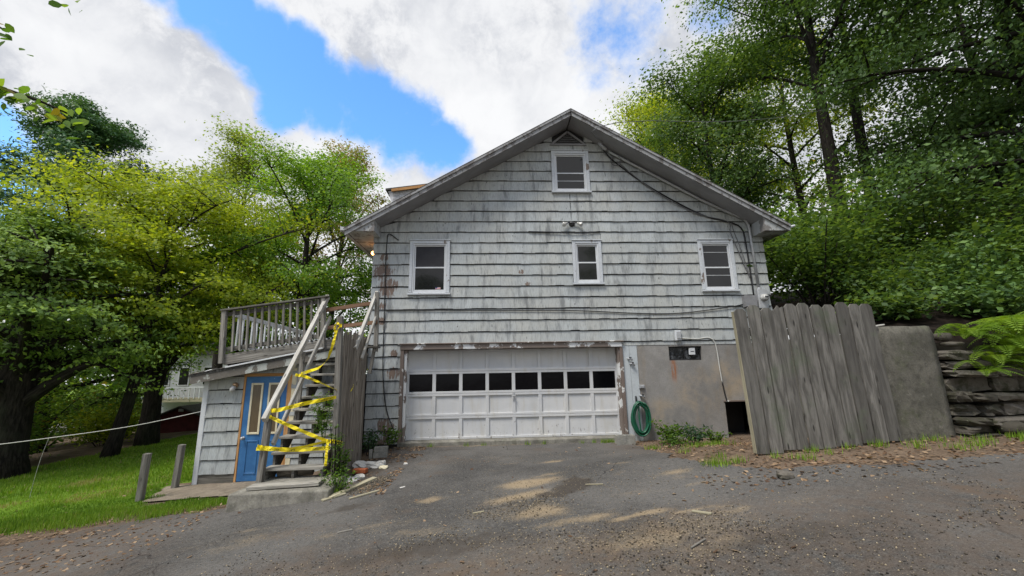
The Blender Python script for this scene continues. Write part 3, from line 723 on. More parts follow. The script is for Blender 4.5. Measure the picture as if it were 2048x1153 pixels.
# windows
def window(rect, sash_split, screen_low=False, sill_wear=True, bars=(), label=None):
    x0, x1, z0, z1 = rect
    m = MB(); c = .075
    m.box(x0, x0 + c, -.062, .01, z0 + .06, z1, .006); m.box(x1 - c, x1, -.062, .01, z0 + .06, z1, .006)
    m.box(x0 + c, x1 - c, -.060, .01, z1 - c, z1, .006)
    w = m.build('window', M_CASING, house)
    if label: w['label'] = label
    m = MB(); m.box(x0 - .02, x1 + .02, -.095, .01, z0, z0 + .045, .006); m.build('sill', M_CASING if sill_wear else M_TRIM, w); m = MB(); m.box(x0 - .01, x1 + .01, -.08, .01, z1 + .001, z1 + .022, .004); m.build('head_cap', M_CASING, w)
    a, b, lo, hi = x0 + c, x1 - c, z0 + .06, z1 - c
    m = MB(); e = .035
    m.box(a + .002, a + e, -.048, .02, lo, hi, .004); m.box(b - e, b - .002, -.048, .02, lo, hi, .004)
    m.box(a + e, b - e, -.046, .02, hi - e, hi - .002, .004); m.box(a + e, b - e, -.046, .02, lo - .012, lo + e, .004)
    m.build('frame', M_VINYL, w)
    zs = lo + (hi - lo) * sash_split; a2, b2 = a + e, b - e
    for (nm, q0, q1, y) in (('lower', lo + e, zs + .02, -.034), ('upper', zs - .005, hi - e, -.018)):
        m = MB(); t = .032
        m.box(a2, a2 + t, y, y + .03, q0, q1, .004); m.box(b2 - t, b2, y, y + .03, q0, q1, .004)
        m.box(a2 + t, b2 - t, y + .001, y + .029, q0, q0 + t, .004); m.box(a2 + t, b2 - t, y + .001, y + .029, q1 - t, q1, .004)
        m.build('sash', M_VINYL, w)
        m = MB(); m.box(a2 + t - .003, b2 - t + .003, y + .018, y + .026, q0 + t - .003, q1 - t + .003)
        m.build('pane', M_SCREEN if (screen_low == nm) else M_GLASS, w)
    for (fz, y) in bars:
        zz = lo + (hi - lo) * fz
        m = MB(); m.box(a2 + .03, b2 - .03, y, y + .012, zz - .008, zz + .008); m.build('blind_rail', M_GREYMETAL, w)
    return w
window(WINS['top'], .47, False, True, ((.27, -.022),))
wl = window(WINS['left'], .50, 'upper', True)
window(WINS['mid'], .50, False, True)
window(WINS['right'], .46, False, True, ((.30, -.02), (.80, -.008)))
# small flag sticker on the left window
m = MB(); m.box(-1.37, -1.25, -.020, -.0185, 3.50, 3.545); st = m.build('sticker', plain('white_sticker', (.7, .7, .7), .5, .02), wl)
for k in range(2):
    m = MB(); m.box(-1.32 if k else -1.37, -1.25, -.0215, -.0204, 3.507 + k * .02, 3.516 + k * .02); m.build('sticker_stripe', plain('red_ink', (.5, .02, .03), .5, .02), wl)
m = MB(); m.box(-1.368, -1.325, -.0215, -.0204, 3.522, 3.544); m.build('sticker_canton', plain('blue_ink', (.03, .04, .2), .5, .02), wl)

# garage door opening, trim and door
GX0, GX1, GZ0, GZ1 = -2.0, 2.95, .0, 2.07
m = MB(); m.box(-2.14, 3.05, -.075, .26, 2.07, 2.19, .008); ht = m.build('garage_header', material('peeled_header', peel_fn((.70, .71, .71), (.22, .18, .155), .54, 2.0)), house)
m = MB(); m.box(-2.18, 3.08, -.11, .02, 2.192, 2.215, .005); m.build('drip_cap', M_JAMB, ht)
for a, b in ((-2.135, -2.055), (2.995, 3.065)):
    m = MB(); m.box(a, b, -.06, .24, -.10, 2.068, .006); m.build('garage_jamb', M_JAMB, house)
for a, b in ((-2.053, -1.995), (2.945, 2.993)):
    m = MB(); m.box(a, b, -.02, .26, -.06, 2.066, .004); m.build('door_stop', M_TRIM, house)
m = MB(); m.box(-2.12, 3.05, -.12, .4, -.25, .045, .015); m.build('garage_sill', M_CONCRETE, house)
gd = empty('garage_door', (0, 0, 0)); gd.parent = house; gd.matrix_parent_inverse = Matrix.Translation(-Vector(house.location))
SH = (GZ1 - .05) / 4; PW = (GX1 - GX0) / 8
for r in range(4):
    z0 = .05 + r * SH; z1 = z0 + SH - .006
    m = MB(); rt = .05
    m.box(GX0, GX1, .16, .205, z0, z0 + rt, .003); m.build('section_rail', M_GARAGE, gd); m = MB(); m.box(GX0, GX1, .16, .205, z1 - rt, z1, .003)
    m.build('section_rail', M_GARAGE, gd)
    for c in range(9):
        xc = GX0 + c * PW; hw = .04
        a, b = max(GX0, xc - hw), min(GX1, xc + hw)
        m = MB(); m.box(a, b, .162, .203, z0 + rt, z1 - rt, .003); m.build('section_stile', M_GARAGE, gd)
    for c in range(8):
        a, b = GX0 + c * PW + .038, GX0 + (c + 1) * PW - .038
        m = MB()
        if r == 2:
            m.box(a, b, .190, .196, z0 + rt - .004, z1 - rt + .004); m.build('pane', M_BLACKGLASS, gd)
        else:
            y = .190
            m.box(a, b, y, y + .012, z0 + rt - .004, z1 - rt + .004)
            m.build('panel', M_GARAGE, gd)
m = MB(); m.lathe([(.012, 0), (.012, .05)], (.47, .16, .98), (0, -1, 0), 10); m.box(.45, .49, .145, .158, .88, 1.06, .003); m.box(.42, .52, .105, .118, .97, .99, .003); m.build('door_handle', M_GREYMETAL, gd)

# painted boards and foundation right of the door
for a, b in ((3.068, 3.235), (3.24, 3.42)):
    m = MB(); m.box(a, b, -.022, .02, -.08, 2.14, .004); m.build('side_board', material('blue_grey_board', peel_fn((.50, .54, .56), (.26, .25, .24), .33, 2.0)), house)
m = MB()
fz = 2.105; BW = (4.19, 5.0, 1.73, 2.06); HT = (5.42, 6.2, -.1, .76)
m.box(3.425, BW[0], -.02, .25, -.3, fz); m.box(BW[0], BW[1], -.02, .25, -.3, BW[2]); m.box(BW[0], BW[1], -.02, .25, BW[3], fz)
m.box(BW[1], HT[0], -.02, .25, -.3, fz); m.box(HT[0], HT[1], -.02, .25, HT[3], fz); m.box(HT[1], HX1 + .03, -.02, .25, -.3, fz)
foundation = m.build('foundation', M_FOUNDATION, house)
m = MB(); m.box(HT[0], HT[1], .6, .65, -.3, .9); m.build('hatch_back', M_BLACK, foundation)
m = MB(); m.box(HT[0] - .03, HT[1], -.05, .02, HT[3] - .005, HT[3] + .03, .004); m.build('hatch_lintel', M_JAMB, foundation)
m = MB()
for a, b, c, d in ((BW[0], BW[1], BW[2], BW[2] + .03), (BW[0], BW[1], BW[3] - .03, BW[3]), (BW[0], BW[0] + .025, BW[2] + .03, BW[3] - .03), (BW[1] - .025, BW[1], BW[2] + .03, BW[3] - .03), (4.58, 4.60, BW[2] + .03, BW[3] - .03)):
    m.box(a, b, .05, .09, c, d)
bw = m.build('basement_window', M_DARKMETAL, house)
for a, b in ((BW[0] + .025, 4.58), (4.60, BW[1] - .025)):
    m = MB(); m.box(a, b, .075, .08, BW[2] + .03, BW[3] - .03); m.build('pane', M_OLDGLASS, bw)
m = MB(); m.box(4.70, 4.85, .0, .05, 1.86, 2.02, .012); vb = m.build('vent_box', M_VINYL, bw)
m = MB(); m.box(4.73, 4.82, -.004, .002, 1.93, 1.945); m.build('vent_slot', M_BLACK, bw)

# ------------------------------------------------------------------ lean-to shed
shed = empty('shed', (-4.5, 0, -.6), 'small grey shingled lean-to shed with a blue door under the deck', 'shed')
SX0, SY = -6.10, -.50
shed_top = lambda x: 1.60 + .178 * (x + 6.25)
m = MB()
DO = (-5.30, -4.30, -.60, 1.60)
for a, b in ((SX0 + .02, DO[0]), (DO[1], -2.95)):
    m.prism([(a, -.75), (b, -.75), (b, shed_top(b) - .1), (a, shed_top(a) - .1)], 'y', SY + .012, SY + .14)
m.prism([(DO[0], DO[3]), (DO[1], DO[3]), (DO[1], shed_top(DO[1]) - .1), (DO[0], shed_top(DO[0]) - .1)], 'y', SY + .012, SY + .14)
m.box(SX0 + .02, SX0 + .15, SY + .14, 4.0, -.75, 1.5); m.box(SX0 + .02, -2.95, 3.9, 4.0, -.75, 1.5)
swall = m.build('wall', plain('shed_underlayment', (.03, .03, .03), .9), shed)
sp = []; r2 = random.Random(9)
for k in range(-3, 7):
    shingle_course(sp, r2, SX0 + .10, -2.96, 1.30 - .28 * k - .02, .28, [DO, (-9, 0, -2, -.40)], lambda x: shed_top(x) - .12, SY, .16, .34)
lay_shingles(sp, swall, 300, r2)
m = MB(); m.box(SX0 + .0, SX0 + .10, SY - .05, SY + .02, -.62, shed_top(SX0) - .13, .005); m.build('corner_board', M_VINYL, shed)
m = MB(); m.box(SX0 + .1, DO[0] - .002, SY - .03, SY + .02, -.66, -.40, .005); m.build('skirt_board', M_DARKWOOD, shed)
m = MB(); m.prism([(-6.28, shed_top(-6.28) - .05), (-2.92, shed_top(-2.92) - .05), (-2.92, shed_top(-2.92)), (-6.28, shed_top(-6.28))], 'y', -.78, 4.1); sroof = m.build('roof', M_ROOFING, shed)
m = MB(); m.prism([(-6.24, shed_top(-6.24) - .20), (-2.95, shed_top(-2.95) - .20), (-2.95, shed_top(-2.95) - .052), (-6.24, shed_top(-6.24) - .052)], 'y', -.77, -.735); m.build('fascia', M_FASCIA, sroof)
m = MB(); m.prism([(-6.24, shed_top(-6.24) - .10), (-2.95, shed_top(-2.95) - .10), (-2.95, shed_top(-2.95) - .06), (-6.24, shed_top(-6.24) - .06)], 'y', -.735, 4.0); m.build('soffit', M_SOFFIT, sroof)
for k in range(14):   # curled scraps of roofing and old leaves at the edge
    x = -6.25 + k * .05 + r2.uniform(-.02, .02); z = shed_top(x)
    m = MB(); m.beam((x, -.80, z + .005), (x + .05, -.70 + r2.uniform(0, .05), z + r2.uniform(.02, .05)), .05, .006, (0, 0, 1), .001); m.build('curled_scrap', M_ROOFING if k % 3 else M_TRIM, sroof)
m = MB(); m.beam((-5.55, -.795, shed_top(-5.55) + .01), (-3.6, -.795, shed_top(-3.6) + .03), .03, .03); m.build('drip_edge', M_VINYL, sroof)
# door and its frame
m = MB(); m.box(-5.30, -5.255, SY - .03, SY + .1, -.56, 1.60, .004); m.box(-4.39, -4.30, SY - .03, SY + .1, -.56, 1.60, .004); m.box(-5.255, -4.39, SY - .028, SY + .1, 1.535, 1.60, .004)
fr = m.build('door_frame', M_NEWWOOD, shed)
m = MB(); m.prism([(-5.30, 1.602), (-4.25, 1.602), (-4.25, 1.74), (-5.30, 1.64)], 'y', SY - .03, SY + .01); m.build('frame_header', M_NEWWOOD, shed)
m = MB(); m.box(-4.298, -4.20, SY - .04, SY + .01, -.56, 1.7, .004); m.build('door_trim', M_CREAM, shed)
m = MB(); m.box(-5.253, -4.392, SY - .02, SY + .025, -.55, 1.53, .004); door = m.build('door', M_BLUE, shed)
for a, b in ((-5.13, -4.88), (-4.77, -4.52)):
    m = MB(); z0, z1 = .36, 1.40
    m.box(a, a + .04, SY - .04, SY - .018, z0, z1, .004); m.box(b - .04, b, SY - .04, SY - .018, z0, z1, .004); m.box(a + .04, b - .04, SY - .039, SY - .018, z0, z0 + .04, .004); m.box(a + .04, b - .04, SY - .039, SY - .018, z1 - .04, z1, .004)
    m.build('lite_frame', M_CREAM, door)
    m = MB(); m.box(a + .038, b - .038, SY - .028, SY - .0205, z0 + .038, z1 - .038); m.build('lite_pane', M_BROWNGLASS, door)
    m = MB(); z0, z1 = -.42, .24
    m.box(a, a + .03, SY - .030, SY - .018, z0, z1, .006); m.box(b - .03, b, SY - .030, SY - .018, z0, z1, .006); m.box(a + .03, b - .03, SY - .029, SY - .018, z0, z0 + .03, .006); m.box(a + .03, b - .03, SY - .029, SY - .018, z1 - .03, z1, .006)
    m.build('raised_panel', M_BLUE, door)
m = MB(); m.lathe([(.03, 0), (.03, .008), (.012, .012), (.012, .04), (.03, .05), (.033, .065), (.02, .08)], (-5.19, SY - .02, .29), (0, -1, 0), 14); m.build('knob', M_GREYMETAL, door, True)
# jelly-jar lamp on the shed wall
lamp = empty('porch_lamp', (-5.44, -.55, 1.30), 'small unlit jar lamp with copper collar on the shed wall', 'lamp')
m = MB(); m.lathe([(.05, 0), (.05, .03), (.03, .05), (.03, .07)], (-5.44, -.54, 1.36), (0, -1, -.2), 14); m.build('collar', M_CHROME, lamp, True)
m = MB(); m.lathe([(.03, 0), (.05, .02), (.052, .09), (.03, .13), (.005, .14)], (-5.44, -.60, 1.35), (-.25, -.5, -1), 14); m.build('jar', M_GLASSJAR, lamp, True)
m = MB(); m.lathe([(.055, 0), (.05, .03), (.02, .05)], (-5.43, -.60, 1.37), (.3, -.3, 1), 12); m.build('cap', M_CHROME, lamp, True)
# lit bulb under the left eave
el = empty('eave_lamp', (-3.10, .5, 4.5), 'lit orange bulb under the left eave beside the wall corner', 'lamp')
m = MB(); m.lathe([(.045, 0), (.045, .04), (.025, .06)], (-2.90, .5, 4.60), (-1, 0, -.3), 12); m.build('socket', M_CHROME, el, True)
m = MB(); m.lathe([(.02, 0), (.045, .03), (.06, .07), (.05, .11), (.02, .135)], (-2.955, .5, 4.58), (-1, -.1, -.35), 14); bu = m.build('bulb', M_BULB, el, True)
ld = bpy.data.lights.new('bulb_light', 'POINT'); ld.energy = 0.3; ld.color = (1, .5, .2); ld.shadow_soft_size = .06
lo_ = bpy.data.objects.new('bulb_light', ld); C.objects.link(lo_); lo_.location = (-3.05, .48, 4.47)

# ------------------------------------------------------------------ deck on the shed roof (it sags to the left)
deck = empty('deck', (-4.3, 1.5, 2.0), 'sagging grey timber deck with slatted railing above the shed', 'deck')
DZ = lambda x: 2.31 + .134 * (x + 3.2)
m = MB(); m.beam((-5.72, -.60, DZ(-5.72) - .09), (-2.93, -.60, DZ(-2.93) - .09), .045, .185); m.build('front_beam', M_GREYWOOD, deck)
m = MB(); m.beam((-5.70, -.57, DZ(-5.7) - .09), (-5.70, 3.9, DZ(-5.7) - .12), .045, .185); m.build('side_beam', M_GREYWOOD, deck)
for k in range(30):
    y = -.555 + k * .15
    m = MB(); m.beam((-5.74, y, DZ(-5.74) + .018), (-2.93, y, DZ(-2.93) + .018), .138, .032); m.build('deck_board', M_GREYWOOD, deck)
for x in (-5.2, -4.4, -3.6, -3.0):
    m = MB(); m.beam((x, -.2, DZ(x) - .1), (x, 3.8, DZ(x) - .1), .045, .14); m.build('joist', M_DARKWOOD, deck)
for x in (-5.6, -4.3, -3.2):
    m = MB(); m.beam((x, -.5, DZ(x) - .17), (x, -.5, shed_top(x) + .002), .14, .09, (0, 1, 0)); m.build('sleeper_block', M_DARKWOOD, deck)
for x, t in ((-5.74, .965), (-3.66, .99)):
    m = MB(); m.beam((x, -.64, DZ(x) - .15), (x - .06, -.64, DZ(x) + t), .09, .09, (0, 1, 0)); m.build('rail_post', M_GREYWOOD, deck)
m = MB(); m.beam((-5.86, -.64, DZ(-5.80) + .985), (-3.62, -.64, DZ(-3.62) + .985), .13, .035); m.build('top_rail', M_DARKWOOD, deck)
m = MB(); m.beam((-5.75, -.60, DZ(-5.75) + .90), (-3.7, -.60, DZ(-3.7) + .90), .035, .085); m.build('upper_rail', M_DARKWOOD, deck)
m = MB(); m.beam((-5.70, -.60, DZ(-5.7) + .14), (-3.7, -.60, DZ(-3.7) + .14), .035, .085); m.build('lower_rail', M_DARKWOOD, deck)
for k in range(13):
    x = -5.57 + k * .148
    m = MB(); m.beam((x + .02, -.637, DZ(x) + .07 + RNG.uniform(-.02, .02)), (x - .035, -.637, DZ(x) + .955), .042, .036, (0, 1, 0)); m.build('baluster', M_GREYWOOD, deck)
# white painted side railing running back along the left edge
m = MB(); m.beam((-5.66, -.5, 2.87), (-5.66, 3.9, 2.72), .04, .09); m.build('side_rail', M_VINYL, deck)
m = MB(); m.beam((-5.66, -.5, 2.17), (-5.66, 3.9, 2.10), .035, .06); m.build('side_rail', M_VINYL, deck)
for k in range(24):
    y = -.35 + k * .18
    m = MB(); m.beam((-5.66, y, 2.10), (-5.66, y, 2.83), .035, .035, (0, 1, 0)); m.build('side_baluster', M_VINYL, deck)
# ribbed sheet lying on the boards
m = MB(); n = 34
vs = []; fs = []
for i in range(n + 1):
    x = -5.0 + i * .045; z = DZ(x) + .045 + (.05 if i % 2 else 0)
    vs += [(x, -.50, z), (x, .25, z + .01)]
    if i: fs.append((2 * i - 2, 2 * i, 2 * i + 1, 2 * i - 1))
m.add(vs, fs); sheet = m.build('ribbed_sheet', plain('white_ribbed_metal', (.62, .64, .66), .4, .1), None); tag(sheet, 'white ribbed metal sheet lying flat on the deck boards', 'metal sheet')
for (p, q) in (((-3.72, -.60, 2.93), (-2.70, -.60, 3.08)), ((-3.68, -.60, 2.54), (-2.54, -.60, 2.66))):
    m = MB(); m.beam(p, q, .035, .085); m.build('cross_plank', M_BROWNWOOD, deck)
m = MB(); m.beam((-2.56, -.55, 2.02), (-2.585, -.55, 3.34), .085, .085, (0, 1, 0)); m.build('rail_post', M_GREYWOOD, deck)
m = MB(); m.box(-2.92, -2.50, -.66, -.40, 2.10, 2.14, .006); m.build('landing_board', M_DARKWOOD, deck)
m = MB(); m.beam((-2.68, -.5, 1.55), (-2.60, -.52, 2.09), .06, .06, (0, 1, 0)); m.build('brace', M_GREYWOOD, deck)

# ------------------------------------------------------------------ staircase
stairs = empty('staircase', (-3.26, -1.5, -.3), 'steep worn grey wooden staircase up to the deck, taped off', 'staircase')
YS = lambda i: -2.42 + .21 * i
ZS = lambda i: .09 + .212 * i
for i in range(10):
    t = RNG.uniform(-.012, .012)
    m = MB(); m.beam((-3.74, YS(i) + .12, ZS(i) - .022 + t), (-2.79, YS(i) + .12, ZS(i) - .022 - t), .25, .042); m.build('tread', M_TREADWOOD, stairs)
for x in (-3.70, -3.28, -2.82):
    pts = [(YS(0) + .03, -.11)]
    for i in range(10):
        pts += [(YS(i) + .03, ZS(i) - .045), (YS(i + 1) + .03, ZS(i) - .045)]
    pts += [(YS(10) + .03, ZS(9) - .34)]
    pts += [(YS(1) + .06, -.11)]
    m = MB(); m.prism(pts, 'x', x - .02, x + .02); m.build('stringer', M_DARKWOOD, stairs)
m = MB(); m.beam((-3.73, -2.50, -.12), (-3.70, -2.47, .93), .09, .09, (0, 1, 0)); m.build('newel_post', M_GREYWOOD, stairs)
m = MB(); m.beam((-3.69, -1.50, ZS(4) - .2), (-3.69, -1.48, 2.0), .085, .05, (0, 1, 0)); m.build('rail_post', M_GREYWOOD, stairs)
m = MB(); m.beam((-3.70, -2.60, .86), (-3.69, -.50, 3.26), .10, .075, (1, 0, 0)); m.build('handrail', M_PALEWOOD, stairs)
m = MB(); m.beam((-3.62, -2.42, .46), (-3.62, -.45, 2.80), .085, .045, (1, 0, 0)); m.build('mid_rail', M_PALEWOOD, stairs)
m = MB(); m.beam((-2.66, -1.60, 2.03), (-2.63, -.42, 3.36), .09, .06, (1, 0, 0)); m.build('handrail', M_PALEWOOD, stairs)
m = MB(); m.beam((-2.60, -1.35, 1.85), (-2.585, -.5, 2.85), .06, .04, (1, 0, 0)); m.build('mid_rail', M_PALEWOOD, stairs)
# footing
pad = MB(); vs = []
x0, x1, y0, y1 = -3.90, -2.42, -3.02, -2.2
top = [(-3.90, -3.02, -.125), (-2.44, -3.05, -.10), (-2.42, -2.25, -.06), (-3.72, -2.2, -.08)]
bot = [(-3.92, -3.05, -.6), (-2.42, -3.08, -.5), (-2.40, -2.2, -.5), (-3.75, -2.15, -.6)]
pad.add(top + bot, [(0, 1, 2, 3), (4, 7, 6, 5), (0, 4, 5, 1), (1, 5, 6, 2), (2, 6, 7, 3), (3, 7, 4, 0)])
pad = pad.build('step_slab', M_CONCRETE); tag(pad, 'cracked concrete slab at the foot of the stairs', 'slab')
bv = pad.modifiers.new('bevel', 'BEVEL'); bv.width = .025; bv.segments = 3
m = MB(); m.beam((-3.70, -2.80, -.085), (-2.66, -2.76, -.055), .26, .045); pl = m.build('plank', M_TREADWOOD); tag(pl, 'loose grey plank lying on the concrete slab below the stairs', 'plank')
m = MB(); m.tube([(-3.6, -2.2, -.03), (-3.35, -2.18, .0), (-3.05, -2.15, -.02)], [.07, .09, .07], 8); lg = m.build('log', M_STOCKADE, None, True); tag(lg, 'pale rotten log wedged under the bottom stair tread', 'log')

# stockade fence beside the stairs
sf = empty('stockade_fence', (-2.7, -1.5, -.2), 'tall brown stockade fence of half-round pickets beside the stairs', 'fence')
for k in range(11):
    y = -2.07 + k * .122; x = -2.69 + RNG.uniform(-.006, .006); zt = 2.33 + RNG.uniform(-.09, .07); zb = zgf(x, y) - .03
    prof = [(-.052, .012), (-.052, -.002), (-.034, -.022), (0, -.032), (.034, -.022), (.052, -.002), (.052, .012)]
    m = MB(); vs = []; gc = []; off = RNG.uniform(0, 30)
    for t, z in ((0, zb), (1, zt)):
        for (a, b) in prof:
            zz = z - (abs(a) * .9 if t else 0) + (RNG.uniform(-.02, .02) if t else 0)
            vs.append((x - b, y + a, zz)); gc.append((off + z, a + off, b))
    nn = len(prof)
    m.add(vs, [(i, (i + 1) % nn, nn + (i + 1) % nn, nn + i) for i in range(nn)] + [tuple(range(nn, 2 * nn)), tuple(range(nn - 1, -1, -1))], gc)
    m.build('picket', M_STOCKADE, sf)
m = MB(); m.beam((-2.66, -2.22, zgf(-2.66, -2.2) - .1), (-2.745, -2.22, 2.58), .095, .095, (0, 1, 0)); m.build('post', M_GREYWOOD, sf)
for z in (.5, 1.85):
    m = MB(); m.beam((-2.735, -2.17, z), (-2.735, -.75, z + .05), .045, .09); m.build('rail', M_GREYWOOD, sf)

# ------------------------------------------------------------------ caution tape
tape = empty('caution_tape', (-3.2, -2.4, .5), 'yellow caution tape zigzagged across the stairs with black lettering', 'caution tape')
def text_shape(word):
    cu_ = bpy.data.curves.new('lettering_source', 'FONT'); cu_.body = word; cu_.size = 1.0; cu_.align_x = 'CENTER'; cu_.align_y = 'CENTER'; cu_.resolution_u = 2
    o = bpy.data.objects.new('lettering_source', cu_); C.objects.link(o)
    dg = bpy.context.evaluated_depsgraph_get()
    me = o.evaluated_get(dg).to_mesh()
    V = [tuple(v.co) for v in me.vertices]; F = [tuple(p.vertices) for p in me.polygons]
    o.evaluated_get(dg).to_mesh_clear(); bpy.data.objects.remove(o); bpy.data.curves.remove(cu_)
    return V, F
TV, TF = text_shape('CAUTION')
tw_ = max(v[0] for v in TV) - min(v[0] for v in TV)
def ribbon(pts, ups, w, words=(), flip=1):
    """ribbon along pts with its width along ups; words: (fraction along, direction)"""
    w *= .72
    pts = [Vector(p) for p in pts]
    dense = []; du = []
    for i in range(len(pts) - 1):
        for k in range(6):
            t = k / 6; dense.append(pts[i].lerp(pts[i + 1], t)); du.append(Vector(ups[i]).lerp(Vector(ups[i + 1]), t).normalized())
    dense.append(pts[-1]); du.append(Vector(ups[-1]).normalized())
    for it in range(2):
        dense = [dense[0]] + [(dense[i - 1] + dense[i] * 2 + dense[i + 1]) / 4 for i in range(1, len(dense) - 1)] + [dense[-1]]
    L = [0]
    for i in range(1, len(dense)): L.append(L[-1] + (dense[i] - dense[i - 1]).length)
    def at(s):
        s = max(0, min(L[-1] - 1e-6, s))
        for i in range(len(L) - 1):
            if L[i + 1] >= s:
                t = (s - L[i]) / max(1e-9, L[i + 1] - L[i]); d = (dense[i + 1] - dense[i]).normalized()
                return dense[i].lerp(dense[i + 1], t), du[i].lerp(du[i + 1], t).normalized(), d
    m = MB(); vs = []; fs = []
    for i, p in enumerate(dense):
        wob = .012 * math.sin(i * 1.7 + w * 90)
        vs += [p - du[i] * w / 2 + Vector((0, wob, 0)), p + du[i] * w / 2 - Vector((0, wob, 0))]
        if i: fs.append((2 * i - 2, 2 * i, 2 * i + 1, 2 * i - 1))
    m.add(vs, fs); m.build('strip', M_TAPE, tape)
    for (f0, sgn, up_sgn) in words:
        h = w * .78; s0 = L[-1] * f0; m = MB(); vs = []
        for (x, y, z) in TV:
            p, u, d = at(s0 + sgn * x * h)
            nrm = d.cross(u).normalized()
            if nrm.y > 0: nrm = -nrm
            vs.append(p + u * y * h * up_sgn + nrm * .009)
        m.add(vs, TF); m.build('lettering', M_INK, tape)
U = (0, 0, 1)
PL = (-2.745, -2.29)     # fence post, front face
ribbon([(-2.68, -2.29, 2.42), (-2.76, -2.29, 2.36), (-2.83, -2.27, 2.05), (-2.96, -2.1, 1.82), (-3.18, -1.9, 1.68), (-3.66, -1.56, 1.58)], [(0, 0, 1), (.6, 0, .6), (1, 0, .25), (.8, 0, .6), (.4, 0, 1), U], .08, ((.55, -1, -1),))
ribbon([(-2.68, -2.29, 2.40), (-2.78, -2.30, 2.47), (-2.82, -2.26, 2.38), (-2.80, -2.2, 2.22)], [U, (.5, 0, 1), (1, 0, .2), (1, 0, 0)], .055)
ribbon([(-3.75, -1.58, 1.56), (-3.60, -1.60, 1.545), (-3.1, -2.0, 1.42), (-2.70, -2.29, 1.30)], [U, (.1, 0, 1), (.1, -.6, .6), (0, -.8, .4)], .075, ((.35, -1, -1),))
ribbon([(-3.72, -2.50, 1.00), (-3.55, -2.50, 1.00), (-3.2, -2.42, 1.09), (-2.70, -2.29, 1.18)], [U, U, U, (0, -.5, .7)], .088, ((.42, -1, -1), (.86, -1, -1)))
ribbon([(-3.74, -2.52, .95), (-3.6, -2.54, .88), (-3.2, -2.46, .68), (-2.80, -2.31, .47)], [U, (.2, 0, 1), (.3, 0, 1), (.3, 0, 1)], .078, ((.2, 1, 1),))
ribbon([(-2.80, -2.32, .47), (-3.1, -2.42, .41), (-3.4, -2.54, .39), (-3.80, -2.57, .42)], [(0, -.5, .8), (0, -.6, .8), (0, -.3, 1), U], .07, ((.75, -1, -1),))
ribbon([(-3.79, -2.56, .455), (-3.68, -2.57, .43), (-3.3, -2.48, .37), (-2.74, -2.31, .36)], [U, U, U, U], .088, ((.42, -1, -1), (.86, 1, 1)))
ribbon([(-2.80, -2.31, .47), (-2.68, -2.30, .46), (-2.60, -2.28, .44), (-2.585, -2.2, .41)], [U, U, U, U], .085, ((.5, 1, 1),))
ribbon([(-2.775, -2.33, .46), (-2.78, -2.34, .30), (-2.785, -2.335, .08)], [(1, 0, 0), (1, 0, 0), (.8, .4, 0)], .06)
ribbon([(-2.645, -1.75, 1.25), (-2.640, -1.65, 1.30), (-2.645, -1.6, 1.36)], [(0, .3, 1), (0, .4, 1), (0, 0, 1)], .05)

# ------------------------------------------------------------------ things fixed on the house
fl = empty('floodlight', (2.0, -.05, 5.12), 'black twin-head floodlight high on the gable wall', 'floodlight')
m = MB(); m.lathe([(.075, 0), (.075, .02), (.05, .045), (.01, .05)], (2.0, -.03, 5.14), (0, -1, 0), 14); m.build('base', M_DARKMETAL, fl, True)
for s in (-1, 1):
    m = MB(); m.tube([(2.0, -.07, 5.14), (2.0 + s * .10, -.09, 5.16), (2.0 + s * .15, -.10, 5.14)], .018, 8); m.build('arm', M_DARKMETAL, fl, True)
    m = MB(); m.lathe([(.025, -.02), (.035, .03), (.06, .10), (.055, .12), (.01, .13)], (2.0 + s * .14, -.10, 5.14), (s * .8, -.45, -.5), 14); m.build('lamp_head', M_GLASSJAR, fl, True)
em = empty('electric_meter', (6.62, -.06, 3.2), 'grey electric meter with round glass face on the house corner', 'meter')
m = MB(); m.box(6.50, 6.74, -.14, -.03, 2.95, 3.42, .012); m.build('housing', M_GREYMETAL, em)
m = MB(); m.lathe([(.09, 0), (.09, .03), (.075, .035), (.075, .09), (.06, .11), (.01, .115)], (6.63, -.14, 3.20), (0, -1, 0), 18); m.build('dial_glass', M_GLASSJAR, em, True)
m = MB(); m.box(6.585, 6.675, -.262, -.256, 3.195, 3.225); m.build('dial_slot', M_DARKMETAL, em)
m = MB(); m.lathe([(.045, 0), (.045, .04), (.03, .05)], (6.58, -.08, 3.42), (0, 0, 1), 12); m.build('hub', M_GREYMETAL, em)
m = MB(); m.box(6.14, 6.44, -.16, -.03, 2.98, 3.26, .01); jb = m.build('junction_box', plain('dull_grey_box', (.21, .21, .215), .6, .12)); tag(jb, 'dull grey utility box left of the electric meter', 'utility box')
m = MB(); m.tube([(3.05, -.09, 7.10), (3.6, -.09, 6.78), (4.2, -.09, 6.44), (5.38, -.09, 5.76), (6.1, -.09, 5.40), (6.42, -.09, 5.28), (6.53, -.09, 5.10), (6.55, -.08, 4.7), (6.575, -.08, 3.42)], .032, 10); cdt = m.build('conduit', M_GREYMETAL, None, True); tag(cdt, 'grey metal conduit bending from the right rake down to the meter', 'conduit')
m = MB(); m.tube([(2.82, -.09, 7.36), (2.86, -.14, 7.24), (2.95, -.15, 7.14), (3.0, -.11, 7.14)], [.05, .04, .045, .03], 10); wh = m.build('weatherhead', M_GREYMETAL, None, True); tag(wh, 'curved grey cable weatherhead under the right rake of the gable', 'weatherhead')
